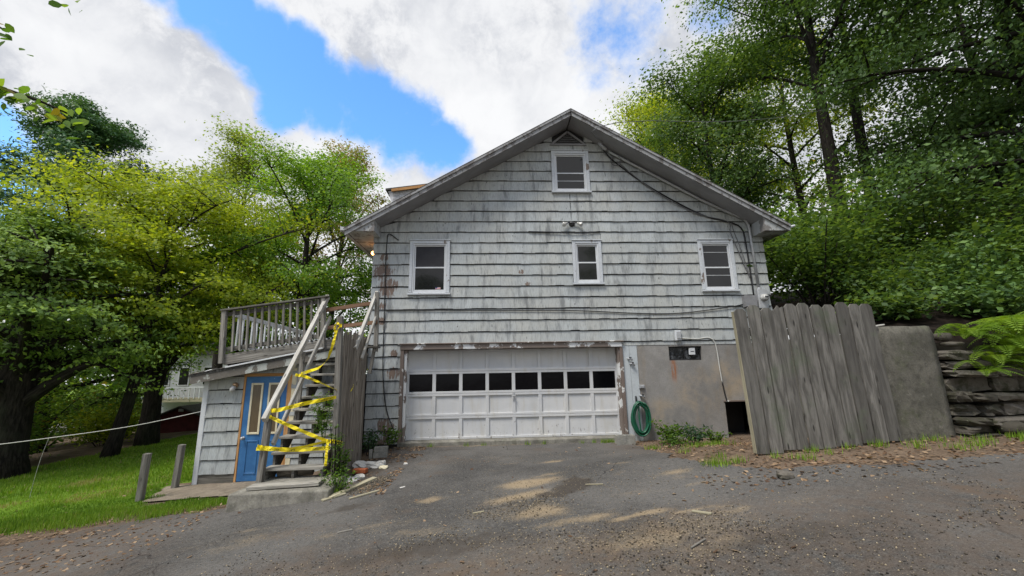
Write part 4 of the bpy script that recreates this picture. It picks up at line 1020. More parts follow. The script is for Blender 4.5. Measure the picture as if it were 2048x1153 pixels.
def cable(name, pts, r, mat, label, cat='cable'):
    P_ = [Vector(p) for p in pts]; out = []
    for i in range(len(P_) - 1):
        p0 = P_[max(i - 1, 0)]; p1 = P_[i]; p2 = P_[i + 1]; p3 = P_[min(i + 2, len(P_) - 1)]
        for k in range(5):
            t = k / 5
            out.append(.5 * ((2 * p1) + (p2 - p0) * t + (2 * p0 - 5 * p1 + 4 * p2 - p3) * t * t + (3 * p1 - p0 - 3 * p2 + p3) * t ** 3))
    out.append(P_[-1])
    m_ = MB(); m_.tube(out, r, 6); o = m_.build(name, mat, None, True)
    return tag(o, label, cat)
cable('cable', [(2.9, -.10, 7.15), (3.21, -.06, 6.83), (4.08, -.06, 6.13), (5.32, -.06, 5.40), (6.1, -.06, 5.17), (6.36, -.06, 5.0), (6.42, -.06, 4.6), (6.44, -.06, 3.27)], .018, M_BLACK, 'thick black cable draped across the right gable down to the grey box')
cable('cable', [(3.3, -.07, 6.80), (4.2, -.07, 6.0), (5.2, -.07, 5.42), (6.0, -.07, 5.20), (6.06, -.06, 4.9), (6.2, -.06, 4.4), (6.38, -.06, 3.8)], .011, M_GREYCABLE, 'thin grey cable looping below the black one on the right gable')
cable('cable', [(6.1, -.075, 5.15), (6.15, -.07, 4.9), (6.3, -.07, 4.3), (6.40, -.07, 3.7)], .009, M_GREYCABLE, 'short slack grey wire hanging right of the right window')
cl = []
for k in range(26):
    a = k * .55; cl.append((3.22 + .13 * math.cos(a), -.07 - .002 * k, 6.84 + .13 * math.sin(a)))
cable('wire_coil', cl, .008, M_GREYCABLE, 'coil of thin wire on the gable right of the attic window', 'wire')
cable('cable', [(-2.28, -.055, 4.72), (-2.5, -.055, 4.88), (-2.55, -.06, 4.75), (-2.56, -.06, 4.1), (-2.54, -.06, 2.8), (-2.53, -.06, 2.0), (-2.50, -.06, 1.4), (-2.40, -.06, .75), (-2.22, -.06, .30), (-2.15, -.05, .05)], .012, M_BLACK, 'black cable hanging down the left wall corner to the ground')
cable('cable', [(-2.5, -.05, 3.01), (-1.0, -.05, 2.985), (.17, -.05, 2.97), (1.97, -.055, 2.945), (3.56, -.055, 2.86), (4.6, -.055, 2.86), (5.84, -.055, 3.0), (6.2, -.05, 3.08)], .012, M_BLACK, 'long black cable strung across the wall above the garage door')
cable('cable', [(.9, -.05, 4.94), (1.6, -.06, 4.92), (2.2, -.06, 4.90), (2.7, -.05, 4.94)], .013, M_BLACK, 'short black cable sagging along a course under the floodlight')
cable('cable', [(1.98, -.04, 5.95), (1.985, -.04, 5.6), (1.99, -.04, 5.2)], .006, M_BLACK, 'thin vertical wire from the attic window to the floodlight')
cable('cable', [(4.52, -.06, 2.25), (4.9, -.05, 2.23), (5.2, -.05, 2.25), (5.34, -.045, 2.08), (5.38, -.04, 1.5), (5.40, -.04, 1.2)], .013, M_WHITECABLE, 'white cable running from the outlet box to the foundation wall')
cable('cable', [(5.40, -.04, 1.2), (5.43, -.04, .95), (5.46, -.05, .74)], .014, M_BLACK, 'black cable end entering the dark foundation hatch')
ob = empty('outlet_box', (4.43, -.05, 2.3), 'white weatherproof outlet box above the basement window', 'outlet')
m = MB(); m.box(4.36, 4.50, -.10, -.03, 2.20, 2.44, .01); m.build('body', M_VINYL, ob)
m = MB(); m.box(4.385, 4.485, -.125, -.101, 2.24, 2.40, .012); m.build('lid', M_GREYMETAL, ob)
for (x, z, lab) in ((3.22, 1.78, 'upper small metal spigot on the blue-grey board'), (3.27, 1.66, 'lower small metal spigot on the blue-grey board'), (3.45, .93, 'brass hose tap above the coiled green hose')):
    t = empty('spigot', (x, -.03, z), lab, 'spigot')
    m = MB(); m.tube([(x - .05, -.03, z + .01), (x - .02, -.07, z + .01), (x + .03, -.09, z - .005), (x + .05, -.09, z - .03)], [.022, .022, .02, .018], 8); m.build('body', M_GREYMETAL, t, True)
    m = MB(); m.lathe([(.03, 0), (.032, .012), (.01, .016)], (x, -.09, z + .03), (0, -.3, 1), 10); m.build('handle', M_DARKMETAL, t, True)
m = MB(); m.box(3.40, 3.52, -.06, -.022, 1.10, 1.18, .006); m.box(3.43, 3.50, -.075, -.061, 1.115, 1.165, .004); hb = m.build('meter_plate', M_GREYMETAL); tag(hb, 'small metal bracket plate on the foundation edge above the hose', 'bracket')
hose = empty('garden_hose', (3.34, -.1, .0), 'coiled green garden hose hanging beside the garage door', 'hose')
m = MB(); pts = []
for k in range(200):
    a = k * 2 * math.pi / 25 + math.pi / 2; q = k // 25
    rx = .175 + .035 * math.sin(q * 2.1); rz = .33 + .045 * math.cos(q * 1.7)
    pts.append((3.34 + rx * math.cos(a) + .008 * math.sin(k * .9), -.10 - .022 * (k / 25) * .8, .44 + rz * math.sin(a)))
m.tube(pts, .017, 7); m.build('coil', M_HOSE, hose, True)
m = MB(); m.tube([(3.33, -.10, .78), (3.29, -.20, .5), (3.30, -.22, .2), (3.34, -.2, .06)], .017, 7); m.build('loose_end', M_HOSE, hose, True)
m = MB(); m.box(3.29, 3.32, -.05, -.024, .76, .93); m.tube([(3.305, -.03, .80), (3.32, -.18, .79), (3.325, -.22, .83)], .014, 6); m.build('hook', M_DARKMETAL, hose)
# overhead service wire from the right
cable('service_wire', [(2.95, -.12, 7.30), (3.2, -.6, 7.62), (12, 3, 10.6), (34, 11, 20.5)], .010, M_GREYCABLE, 'overhead service wire running from the gable up to the right', 'wire')
cable('rope', [(-6.10, -.52, .84), (-7.3, -.66, .60), (-8.6, -.82, .44), (-9.9, -.95, .32), (-11.3, -.4, .28)], .008, M_ROPE, 'thin white rope strung from the shed corner to the left trees', 'rope')
cable('rope_tail', [(-8.7, -.86, .43), (-8.75, -.88, .1), (-8.78, -.9, -.3), (-8.8, -.9, -.66)], .0025, M_ROPE, 'thin rope tail hanging from the white rope over the lawn', 'rope')

# ------------------------------------------------------------------ dog-eared board fence
bf = empty('board_fence', (4.5, -4, .4), 'leaning grey dog-eared board fence right of the house', 'fence')
FX0, FW = 3.52, .1885
for k in range(11):
    xb = FX0 + k * FW; w = FW - .012 - RNG.uniform(0, .008); lean = -.075 + RNG.uniform(-.012, .012)
    zb = zgf(xb + .1, -4) + .015 + RNG.uniform(-.02, .02); zt = 2.42 + .004 * k + RNG.uniform(-.03, .03)
    y = -4.02 + RNG.uniform(-.005, .005); th = .022; ear = .045
    off = RNG.uniform(0, 40)
    X = lambda u, z: xb + u + lean * (z - .45) / 2.0
    out = [(0, zb), (w, zb), (w, zt - ear), (w - ear, zt), (ear, zt), (0, zt - ear)]
    if k == 3: out = [(0, zb), (w, zb), (w, zt - .03), (w * .7, zt - .05), (w * .55, zt - .01), (w * .3, zt - .06), (0, zt - .09)]
    m = MB(); n = len(out)
    vs = [(X(u, z), y, z) for u, z in out] + [(X(u, z), y + th, z) for u, z in out]
    gc = [(off + z, u + off, 0) for u, z in out] + [(off + z, u + off, th) for u, z in out]
    m.add(vs, [tuple(range(n)), tuple(range(2 * n - 1, n - 1, -1))] + [(i, n + i, n + (i + 1) % n, (i + 1) % n) for i in range(n)], gc)
    m.build('picket', M_FENCEWOOD, bf)
for z in (.85, 2.05):
    m = MB(); m.beam((FX0 - .02 - .03 * (z > 1), -3.95, z), (FX0 + 11 * FW, -3.95, z + .02), .045, .09); m.build('rail', M_FENCEWOOD, bf)
m = MB(); m.beam((FX0 + .018, -3.975, zgf(3.5, -4) + .02), (FX0 - .052, -3.975, 2.36), .055, .07, (0, 1, 0)); m.build('edge_post', M_EDGEWOOD, bf)
m = MB(); m.beam((FX0 + 11 * FW - .1, -3.93, .3), (FX0 + 11 * FW - .17, -3.93, 2.2), .09, .09, (0, 1, 0)); m.build('post', M_FENCEWOOD, bf)

# concrete retaining wall with its return towards the house
m = MB()
def rough_slab(mb, x0, x1, y0, y1, z0, z1, nx, nz, amp, rng):
    """box with a subdivided, uneven front and rounded top"""
    vs = []; fs = []
    for j in range(nz + 1):
        for i in range(nx + 1):
            u = i / nx; v = j / nz
            edge = .03 * (1 - min(1, (1 - v) * nz / 1.0)) + .015 * (1 if i in (0, nx) else 0)
            vs.append((x0 + (x1 - x0) * u + rng.uniform(-amp, amp) * .5, y0 + rng.uniform(-amp, amp) + edge, z0 + (z1 - z0) * v + (rng.uniform(-amp, amp) if v == 1 else 0)))
    for j in range(nz):
        for i in range(nx): a = j * (nx + 1) + i; fs.append((a, a + 1, a + nx + 2, a + nx + 1))
    b = len(vs); row = nz * (nx + 1)
    for i in range(nx + 1): p = vs[row + i]; vs.append((p[0], y1, p[2] + .01))
    for i in range(nx): fs.append((row + i, row + i + 1, b + i + 1, b + i))
    c = len(vs)
    for j in range(nz + 1): p = vs[j * (nx + 1)]; vs.append((p[0], y1, p[2]))
    for j in range(nz + 1): p = vs[j * (nx + 1) + nx]; vs.append((p[0], y1, p[2]))
    for j in range(nz):
        fs.append((j * (nx + 1), (j + 1) * (nx + 1), c + j + 1, c + j)); fs.append(((j + 1) * (nx + 1) + nx, j * (nx + 1) + nx, c + nz + 1 + j, c + nz + 2 + j))
    mb.add(vs, fs)
rr = random.Random(3)
rough_slab(m, 5.48, 6.42, -3.98, -3.70, .3, 2.12, 10, 16, .008, rr)
rough_slab(m, 6.14, 6.42, -3.69, 0.2, .0, 2.10, 4, 12, .006, rr)
cw = m.build('retaining_wall', M_DARKCONCRETE, None, True); tag(cw, 'dark mossy concrete retaining wall block right of the board fence', 'concrete wall')
m = MB(); m.beam((5.60, -3.55, 2.22), (5.95, -3.2, 2.42), .04, .03); sk = m.build('stick', M_PALEWOOD); tag(sk, 'pale broken stick lying behind the concrete wall top', 'stick')
m = MB(); m.beam((5.62, -3.86, 2.13), (5.80, -3.84, 2.155), .06, .02); sk = m.build('wood_chip', M_PALEWOOD); tag(sk, 'pale wood scrap on top of the concrete wall', 'wood scrap')

# dry-stone wall
def stone_mesh(mb, c, size, rng, ang=0.0, rnd=None, rough=.16, pw=3.2):
    vs = []; idx = {}
    fs = []
    N_ = 3
    def vert(a):
        key = tuple(round(t, 4) for t in a)
        if key in idx: return idx[key]
        n = (abs(a[0]) ** pw + abs(a[1]) ** pw + abs(a[2]) ** pw) ** (1 / pw)
        p = [t / n * (1 + rng.uniform(-rough, rough)) for t in a]
        x, y, z = p[0] * size[0] / 2, p[1] * size[1] / 2, p[2] * size[2] / 2
        ca, sa = math.cos(ang), math.sin(ang)
        idx[key] = len(vs); vs.append((c[0] + x * ca - z * sa, c[1] + y, c[2] + x * sa + z * ca)); return idx[key]
    L = [-1, -.35, .35, 1] if N_ == 3 else [-1, 0, 1]
    for ax in range(3):
        for s in (-1, 1):
            for i in range(len(L) - 1):
                for j in range(len(L) - 1):
                    q = []
                    for (u, v) in ((L[i], L[j]), (L[i + 1], L[j]), (L[i + 1], L[j + 1]), (L[i], L[j + 1])):
                        a = [0, 0, 0]; a[ax] = s; a[(ax + 1) % 3] = u; a[(ax + 2) % 3] = v; q.append(vert(a))
                    fs.append(tuple(q) if s > 0 else tuple(reversed(q)))
    mb.add(vs, fs, rnd=rng.random() if rnd is None else rnd)
sw = empty('stone_wall', (8, -3.9, .6), 'dry-stone retaining wall with ferns on top at the right', 'stone wall')
rs = random.Random(21); z = .50
for crs in range(9):
    h = rs.uniform(.10, .23); x = 6.46 + rs.uniform(-.02, .05)
    while x < 11.5:
        w = rs.uniform(.20, .80); hh = h * rs.uniform(.72, 1.12)
        m = MB(); stone_mesh(m, (x + w / 2, -3.86 + rs.uniform(-.10, .08) + crs * .012, z + hh / 2), (w * 1.0, .42, hh), rs, rs.uniform(-.07, .07), rough=.15, pw=rs.uniform(6, 12))
        m.build('stone', M_STONE, sw)
        x += w
    z += h * .97
    if z > 1.86: break
m = MB(); m.box(6.44, 40, -3.74, -3.60, .2, 1.88); m.build('core', plain('wall_core_soil', (.03, .025, .02), .95), sw)
for (x, y, z, s) in ((6.62, -3.9, 1.96, (.20, .18, .12)), (6.68, -3.95, 1.85, (.26, .2, .07)), (7.1, -4.1, .70, (.34, .3, .16)), (7.5, -4.12, .68, (.3, .25, .14))):
    m = MB(); stone_mesh(m, (x, y, z), s, rs); m.build('stone', M_STONE, sw, True)

# ------------------------------------------------------------------ small things on the ground
def cinder_block(x, y, rz, label):
    z = zgf(x, y) - .004
    o = empty('cinder_block', (x, y, z), label, 'cinder block')
    m = MB(); L, D, H = .40, .19, .19; t = .032
    ca, sa = math.cos(rz), math.sin(rz)
    b = MB()
    b.box(-L / 2, L / 2, -D / 2, -D / 2 + t, 0, H); b.box(-L / 2, L / 2, D / 2 - t, D / 2, 0, H)
    for a in (-L / 2, -t / 2, L / 2 - t): b.box(a, a + t, -D / 2 + t, D / 2 - t, 0, H)
    b.v = [(x + p[0] * ca - p[1] * sa, y + p[0] * sa + p[1] * ca, z + p[2]) for p in b.v]; b.gc = list(b.v)
    b.build('body', M_BLOCK, o)
cinder_block(2.86, -.42, .02, 'hollow concrete cinder block beside the right garage jamb')
def block(name, x, y, z, s, rz, mat, label, cat):
    m = MB(); m.box(-s[0] / 2, s[0] / 2, -s[1] / 2, s[1] / 2, 0, s[2], .006)
    ca, sa = math.cos(rz), math.sin(rz)
    m.v = [(x + p[0] * ca - p[1] * sa, y + p[0] * sa + p[1] * ca, z + p[2]) for p in [tuple(q) for q in m.v]]
    return tag(m.build(name, mat), label, cat)
g0 = zgf(-2.24, -1.0)
block('concrete_block', -2.24, -1.0, g0, (.26, .13, .105), .05, M_BLOCK, 'lower flat concrete block beside the stockade fence', 'concrete block')
block('concrete_block', -2.235, -.99, g0 + .107, (.25, .13, .10), .12, M_BLOCK, 'upper flat concrete block stacked beside the stockade fence', 'concrete block')
block('concrete_block', -2.42, -1.03, g0, (.065, .1, .16), .1, M_BLOCK, 'small upright concrete block end left of the stacked blocks', 'concrete block')
block('brick', -2.33, -1.95, zgf(-2.33, -1.95) + .03, (.23, .11, .07), -.15, M_BRICK, 'single red brick on the rubble beside the stockade fence', 'brick')
rq = random.Random(4)
for k, (x, y, s, lab) in enumerate(((-2.43, -1.65, (.24, .2, .16), 'large white plaster lump behind the red brick'), (-2.23, -1.62, (.30, .2, .10), 'flat white plaster chunk right of the red brick'), (-2.08, -1.55, (.16, .14, .10), 'white plaster chunk nearest the concrete blocks'),
                                 (-2.38, -2.28, (.20, .18, .09), 'crumpled white plaster piece in front of the brick'), (-2.27, -2.18, (.16, .14, .08), 'small white plaster piece just below the brick'), (-2.48, -2.45, (.17, .15, .07), 'white plaster fragment by the weeds'),
                                 (-1.98, -1.75, (.14, .11, .06), 'tan rubble piece at the edge of the driveway pile'), (-1.62, -1.6, (.07, .06, .04), 'small white stone on the asphalt right of the rubble'))):
    m = MB(); stone_mesh(m, (x, y, zgf(x, y) + s[2] * .36), s, rq, rq.uniform(-.2, .2), rough=.22, pw=4.5); tag(m.build('rubble', M_PLASTER if k != 6 else M_CREAM), lab, 'rubble')
def stick(name, p, q, w, h, mat, label, cat='wood scrap'):
    a = (*p, zgf(*p) + h / 2 + .008); b = (*q, zgf(*q) + h / 2 + .008)
    m = MB(); m.beam(a, b, w, h, (0, 0, 1), .003); return tag(m.build(name, mat), label, cat)
stick('broken_board', (-2.42, -3.05), (-1.98, -2.30), .10, .03, M_EDGEWOOD, 'splintered tan board leaning along the rubble by the slab')
stick('broken_board', (-2.50, -3.12), (-2.25, -2.9), .08, .02, M_EDGEWOOD, 'short tan board end touching the concrete slab')
stick('wood_strip', (-2.08, -3.22), (-1.72, -2.98), .035, .02, M_EDGEWOOD, 'thin pale wood strip on the asphalt below the rubble')
stick('wood_strip', (1.90, -5.45), (2.02, -5.58), .035, .015, M_EDGEWOOD, 'short tan stick on the gravel right of centre')
stick('wood_strip', (1.55, -6.12), (1.72, -6.02), .014, .012, M_GREYWOOD, 'thin grey twig on the gravel near the bottom')
stick('wood_strip', (1.16, -4.12), (1.36, -4.22), .02, .012, M_EDGEWOOD, 'small tan splinter on the asphalt right of the sand patch')
stick('wood_strip', (-.25, -4.52), (-.12, -4.5), .02, .012, M_EDGEWOOD, 'small tan splinter left of the sand patch')
stick('paper_scrap', (-1.42, -2.96), (-1.35, -2.93), .04, .006, M_PLASTER, 'white paper scrap on the asphalt left of the sand', 'paper')
stick('wood_strip', (-1.75, -4.55), (-1.6, -4.52), .02, .015, M_GREYWOOD, 'small grey wood strip on the left asphalt', 'wood scrap')
m = MB(); stone_mesh(m, (3.19, -4.98, zgf(3.19, -4.98) + .03), (.17, .13, .09), rq, rough=.2); tag(m.build('rock', M_STONE, None), 'grey angular rock on the asphalt before the board fence', 'rock')
for k, (x, y, h, ln) in enumerate(((-6.33, -1.48, .80, .03), (-6.31, -.70, .82, .05))):
    z = zgf(x, y)
    m = MB(); m.beam((x, y, z - .1), (x + ln, y - .02, z + h), .10, .10, (0, 1, 0), .008); tag(m.build('fence_post', M_GREYWOOD), ('nearer' if k == 0 else 'farther') + ' bare wooden post on the lawn beside the path', 'post')

# ------------------------------------------------------------------ foliage generators
def leaf_arrays(P_, size, rng, up=.6, elong=1.5, jitter=.45, rnd=None, droop=0.0, bias=None):
    n = len(P_)
    nrm = rng.normal(size=(n, 3)); nrm[:, 2] = np.abs(nrm[:, 2]) + up * 2.0
    if bias is not None: nrm = rng.normal(size=(n, 3)) * .55 + bias
    nrm /= np.linalg.norm(nrm, axis=1)[:, None]
    t = rng.normal(size=(n, 3)); t -= (t * nrm).sum(1)[:, None] * nrm; t /= np.linalg.norm(t, axis=1)[:, None] + 1e-9
    t[:, 2] -= droop; b = np.cross(nrm, t)
    s = size * (1 + rng.uniform(-jitter, jitter, n))[:, None]
    V = np.empty((n, 4, 3))
    V[:, 0] = P_ - t * s * .5; V[:, 1] = P_ + b * s * .5 / elong + t * s * .05; V[:, 2] = P_ + t * s * .5; V[:, 3] = P_ - b * s * .5 / elong + t * s * .05
    F = np.arange(n * 4).reshape(n, 4)
    r = np.repeat(rng.random(n) if rnd is None else rnd, 4)
    return V.reshape(-1, 3), F, r
LEAF_SCALE, LEAF_COUNT = .84, 1.28
def bez(p, c, q, n):
    t = np.linspace(0, 1, n)[:, None]
    return (1 - t) ** 2 * p + 2 * t * (1 - t) * c + t ** 2 * q
def tree(name, label, x, y, h, r0, crown, n_limb, n_leaf, leaf, lmat, seed, z0=None, lean=(0, 0), base=.25, flat=.35, spread=.12, bark=None, group='trees around the house', elong=1.5, up=.6, sub=6, droop=0.0, low=-25):
    """crown = (centre height, horizontal radius, vertical radius)"""
    rng = np.random.default_rng(seed)
    z = (zgf(x, y) if z0 is None else z0)
    root = empty(name, (x, y, z), label, 'tree', group)
    hc, rx, rz = crown
    tp = []
    for k in range(9):
        t = k / 8; w = .02 * h * math.sin(t * 5 + seed) * t
        tp.append(np.array([x + lean[0] * t + w, y + lean[1] * t + w * .6, z - .25 + (h * .88 + .25) * t]))
    m = MB(); m.tube(tp, [r0 * (1.25 if k == 0 else 1) * (1 - .88 * (k / 8)) + .015 for k in range(9)], 10)
    Cc = np.array([x + lean[0] * .7, y + lean[1] * .7, z + hc])
    cl = []; cw = []
    for i in range(n_limb):
        f = (i + .5) / n_limb; t = base + (.97 - base) * f ** .9
        k = t * 8; i0 = min(7, int(k)); s0 = tp[i0] + (tp[i0 + 1] - tp[i0]) * (k - i0)
        az = i * 2.39996 + rng.uniform(-.5, .5); ph = math.radians(low + (85 - low) * f ** 1.15 + rng.uniform(-14, 14))
        rad = rng.uniform(.72, 1.06)
        tip = Cc + np.array([rx * math.cos(ph) * math.cos(az), rx * math.cos(ph) * math.sin(az), rz * math.sin(ph)]) * rad
        mid = (s0 + tip) / 2 + np.array([0, 0, .16 * np.linalg.norm(tip - s0)]) + rng.normal(size=3) * .05 * rx
        lp = bez(s0, mid, tip, 7); rb = r0 * (1 - .85 * t) * .42 + .012
        m.tube(lp, [rb * (1 - .8 * q / 6) + .006 for q in range(7)], 5, False)
        ll = np.linalg.norm(tip - s0)
        for j in range(sub):
            ts = rng.uniform(.35, 1.0); ip = lp[min(6, int(ts * 6))]
            d = (tip - s0) / (ll + 1e-6) * .6 + rng.normal(size=3) * np.array([.75, .75, .35]); d /= np.linalg.norm(d)
            ln = rng.uniform(.18, .42) * min(ll, rx) * 1.0 + .25
            e = ip + d * ln - np.array([0, 0, droop * ln])
            sp_ = bez(ip, (ip + e) / 2 + np.array([0, 0, .1 * ln]), e, 4)
            m.tube(sp_, [rb * .35 + .004, rb * .25 + .004, rb * .16 + .004, .004], 4, False)
            for q in (1, 2, 3): cl.append(sp_[q]); cw.append(1.0)
        cl.append(tip); cw.append(1.0)
    m.build('trunk', bark or M_BARK, root, True)
    cl = np.array(cl); nc = len(cl); per = max(4, int(n_leaf * LEAF_COUNT / nc))
    sg = spread * rx
    off = rng.normal(size=(nc, per, 3)) * np.array([sg, sg, sg * flat]) * rng.uniform(.6, 1.4, (nc, 1, 1))
    off[:, :, 2] -= droop * np.hypot(off[:, :, 0], off[:, :, 1])
    P_ = (cl[:, None, :] + off).reshape(-1, 3)
    keep = P_[:, 2] > z + .25; 
    cr_ = np.repeat(rng.random(nc), per)
    r = np.clip(.55 * cr_ + .45 * rng.random(len(P_)), 0, 1); P_ = P_[keep]; r = r[keep]
    out = (P_ - Cc) / np.array([rx, rx, rz]); out /= np.linalg.norm(out, axis=1)[:, None] + 1e-6
    V, F, rr_ = leaf_arrays(P_, leaf * LEAF_SCALE, rng, up, elong, rnd=r, bias=out * .6 + np.array([0, 0, .65]))
    link('crown', np_mesh('crown', V, F, {'rnd': rr_}), lmat, root)
    return root
def shrub(name, label, x, y, z, h, r, n_leaf, leaf, lmat, seed, cat='shrub', group=None, stems=7, elong=1.6, up=.4):
    rng = np.random.default_rng(seed); root = empty(name, (x, y, z), label, cat, group)
    m = MB(); cl = []
    for i in range(stems):
        a = i * 2.4 + rng.uniform(-.4, .4); q = r * math.sqrt((i + .4) / stems); hh = h * rng.uniform(.6, 1.0)
        tip = np.array([x + q * math.cos(a), y + q * math.sin(a), z + hh]); b0 = np.array([x + q * .15 * math.cos(a), y + q * .15 * math.sin(a), z - .03])
        lp = bez(b0, (b0 + tip) / 2 + np.array([0, 0, .12 * hh]), tip, 6); m.tube(lp, [.012 * h * (1 - t / 7) + .003 for t in range(6)], 4, False)
        for t in (2, 3, 4, 5): cl.append(lp[t])
    m.build('stem', M_BARK, root)
    cl = np.array(cl); per = max(3, n_leaf // len(cl)); s = r * .26
    P_ = (cl[:, None, :] + rng.normal(size=(len(cl), per, 3)) * np.array([s, s, s * .6])).reshape(-1, 3)
    P_ = P_[P_[:, 2] > z + .01]
    V, F, rr_ = leaf_arrays(P_, leaf, rng, up, elong)
    link('foliage', np_mesh('foliage', V, F, {'rnd': rr_}), lmat, root)
    return root

# ------------------------------------------------------------------ trees, left of the house
GL = 'trees left of the house'
tree('maple_tree', 'broad yellow-green maple on the lawn edge left of the house', -13.4, 7.5, 11.4, .34, (6.8, 6.3, 4.2), 28, 40000, .15, L_YELLOW, 1, lean=(-.6, .3), base=.24, group=GL, low=-25, flat=.20, spread=.10)
tree('maple_tree', 'bright green maple close behind the deck railing', -9.3, 11.5, 14.5, .30, (8.8, 4.6, 5.4), 24, 34000, .15, L_GREEN, 2, lean=(-.8, .5), base=.2, group=GL, low=-40, flat=.25, spread=.10)
tree('oak_tree', 'tall pale green tree rising behind the yellow maple', -19.8, 21.0, 22.0, .38, (13.2, 5.2, 8.2), 22, 24000, .20, L_PALE, 3, base=.3, group=GL)
tree('maple_tree', 'reddish-tipped tree farthest behind the deck', -12.0, 21.0, 20.5, .28, (13.2, 3.8, 7.0), 18, 15000, .19, L_RED, 4, base=.3, group=GL, spread=.14)
tree('pine_tree', 'dark green pine standing tall behind the yellow maple', -37.5, 26.0, 29.0, .45, (17.5, 7.4, 10.5), 34, 60000, .36, L_NEEDLE, 5, base=.25, group=GL, elong=2.6, up=.2, flat=.30, low=-30, spread=.075)
tree('hemlock_tree', 'dark hemlock with heavy trunk at the left picture edge', -13.4, 2.6, 7.4, .60, (4.2, 3.6, 2.9), 30, 30000, .14, L_HEMLOCK, 6, base=.26, group=GL, elong=2.0, flat=.16, low=-20, droop=.12, spread=.10)
tree('young_maple', 'slender forked maple with leaning trunk near the dark red shed', -12.6, 5.0, 8.0, .21, (4.9, 3.0, 2.6), 14, 11000, .14, L_YELLOW, 7, lean=(.9, .3), base=.34, group=GL, low=-22, flat=.18)
tree('young_maple', 'green maple with thin leaning trunk beside the forked one', -13.6, 7.4, 8.0, .16, (5.2, 3.0, 2.4), 13, 10000, .14, L_GREEN, 8, lean=(1.1, .4), base=.4, group=GL, low=-20, flat=.18)
tree('hemlock_tree', 'dark bushy hemlock between the pine and the left edge', -18.0, 8.0, 9.6, .3, (5.0, 4.4, 4.2), 22, 22000, .16, L_HEMLOCK, 9, base=.12, group=GL, elong=2.0, flat=.18, low=-40, droop=.1)
tree('maple_tree', 'mid green tree filling the gap behind the deck corner', -14.5, 15.0, 11.5, .24, (6.8, 4.2, 4.4), 18, 17000, .18, L_GREEN, 10, base=.25, group=GL, low=-35)
tree('maple_tree', 'green tree behind the house corner right of the deck', -5.2, 15.0, 11.5, .22, (6.8, 3.6, 4.6), 16, 18000, .17, L_GREEN, 11, base=.2, group=GL, low=-40)
tree('maple_tree', 'shaded tree far back at the left picture edge', -28.0, 12.0, 9.5, .28, (5.2, 5.4, 4.2), 18, 16000, .22, L_MID, 12, base=.2, group=GL, low=-40)
tree('maple_tree', 'distant tree beyond the street behind the yellow maple', -26.0, 30.0, 15.0, .3, (8.4, 6.5, 6.5), 16, 8000, .28, L_MID, 13, base=.2, group=GL, low=-40)
# ------------------------------------------------------------------ trees, right of the house
GR = 'trees right of the house'
bz = lambda x, y: float(bank_z(x, y))
tree('maple_tree', 'yellow-green tree rising behind the right roof slope', 13.4, 19.0, 21.5, .32, (14.0, 5.6, 6.8), 24, 28000, .19, L_YELLOW, 21, z0=2.6, base=.3, group=GR)
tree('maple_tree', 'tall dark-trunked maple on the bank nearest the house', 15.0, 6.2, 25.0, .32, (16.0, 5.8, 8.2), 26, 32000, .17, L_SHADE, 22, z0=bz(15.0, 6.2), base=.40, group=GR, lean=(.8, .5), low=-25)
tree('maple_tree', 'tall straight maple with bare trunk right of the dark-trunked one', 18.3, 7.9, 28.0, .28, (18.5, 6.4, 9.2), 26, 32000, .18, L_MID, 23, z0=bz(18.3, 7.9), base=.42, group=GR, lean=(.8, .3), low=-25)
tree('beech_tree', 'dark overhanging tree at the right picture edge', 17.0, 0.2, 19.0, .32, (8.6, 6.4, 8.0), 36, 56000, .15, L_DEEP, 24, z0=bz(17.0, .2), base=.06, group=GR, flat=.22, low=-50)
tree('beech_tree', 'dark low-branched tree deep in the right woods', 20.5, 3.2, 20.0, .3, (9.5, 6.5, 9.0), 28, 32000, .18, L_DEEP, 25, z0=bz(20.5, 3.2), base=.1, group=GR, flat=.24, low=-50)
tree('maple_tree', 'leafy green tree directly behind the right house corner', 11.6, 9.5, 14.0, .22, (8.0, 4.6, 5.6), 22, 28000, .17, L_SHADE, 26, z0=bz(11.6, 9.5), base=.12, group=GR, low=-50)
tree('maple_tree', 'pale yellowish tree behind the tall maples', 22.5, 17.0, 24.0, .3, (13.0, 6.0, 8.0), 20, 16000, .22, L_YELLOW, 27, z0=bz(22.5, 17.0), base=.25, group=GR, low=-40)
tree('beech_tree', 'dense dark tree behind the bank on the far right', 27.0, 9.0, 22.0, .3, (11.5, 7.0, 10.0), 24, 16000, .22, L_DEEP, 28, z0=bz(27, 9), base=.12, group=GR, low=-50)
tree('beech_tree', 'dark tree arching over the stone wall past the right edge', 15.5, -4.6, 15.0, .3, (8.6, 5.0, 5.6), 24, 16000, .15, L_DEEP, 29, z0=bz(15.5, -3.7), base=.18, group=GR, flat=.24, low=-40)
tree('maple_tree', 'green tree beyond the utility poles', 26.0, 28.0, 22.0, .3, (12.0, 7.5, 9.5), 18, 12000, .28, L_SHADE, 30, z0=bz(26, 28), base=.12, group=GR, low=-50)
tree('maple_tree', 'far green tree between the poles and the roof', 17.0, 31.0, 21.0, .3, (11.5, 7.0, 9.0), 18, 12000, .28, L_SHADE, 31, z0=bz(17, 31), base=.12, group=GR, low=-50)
tree('beech_tree', 'shaded forest tree farthest back at the right', 38.0, 20.0, 24.0, .3, (12.0, 8.5, 11.0), 18, 9000, .32, L_DEEP, 32, z0=bz(38, 20), base=.12, group=GR, low=-50)

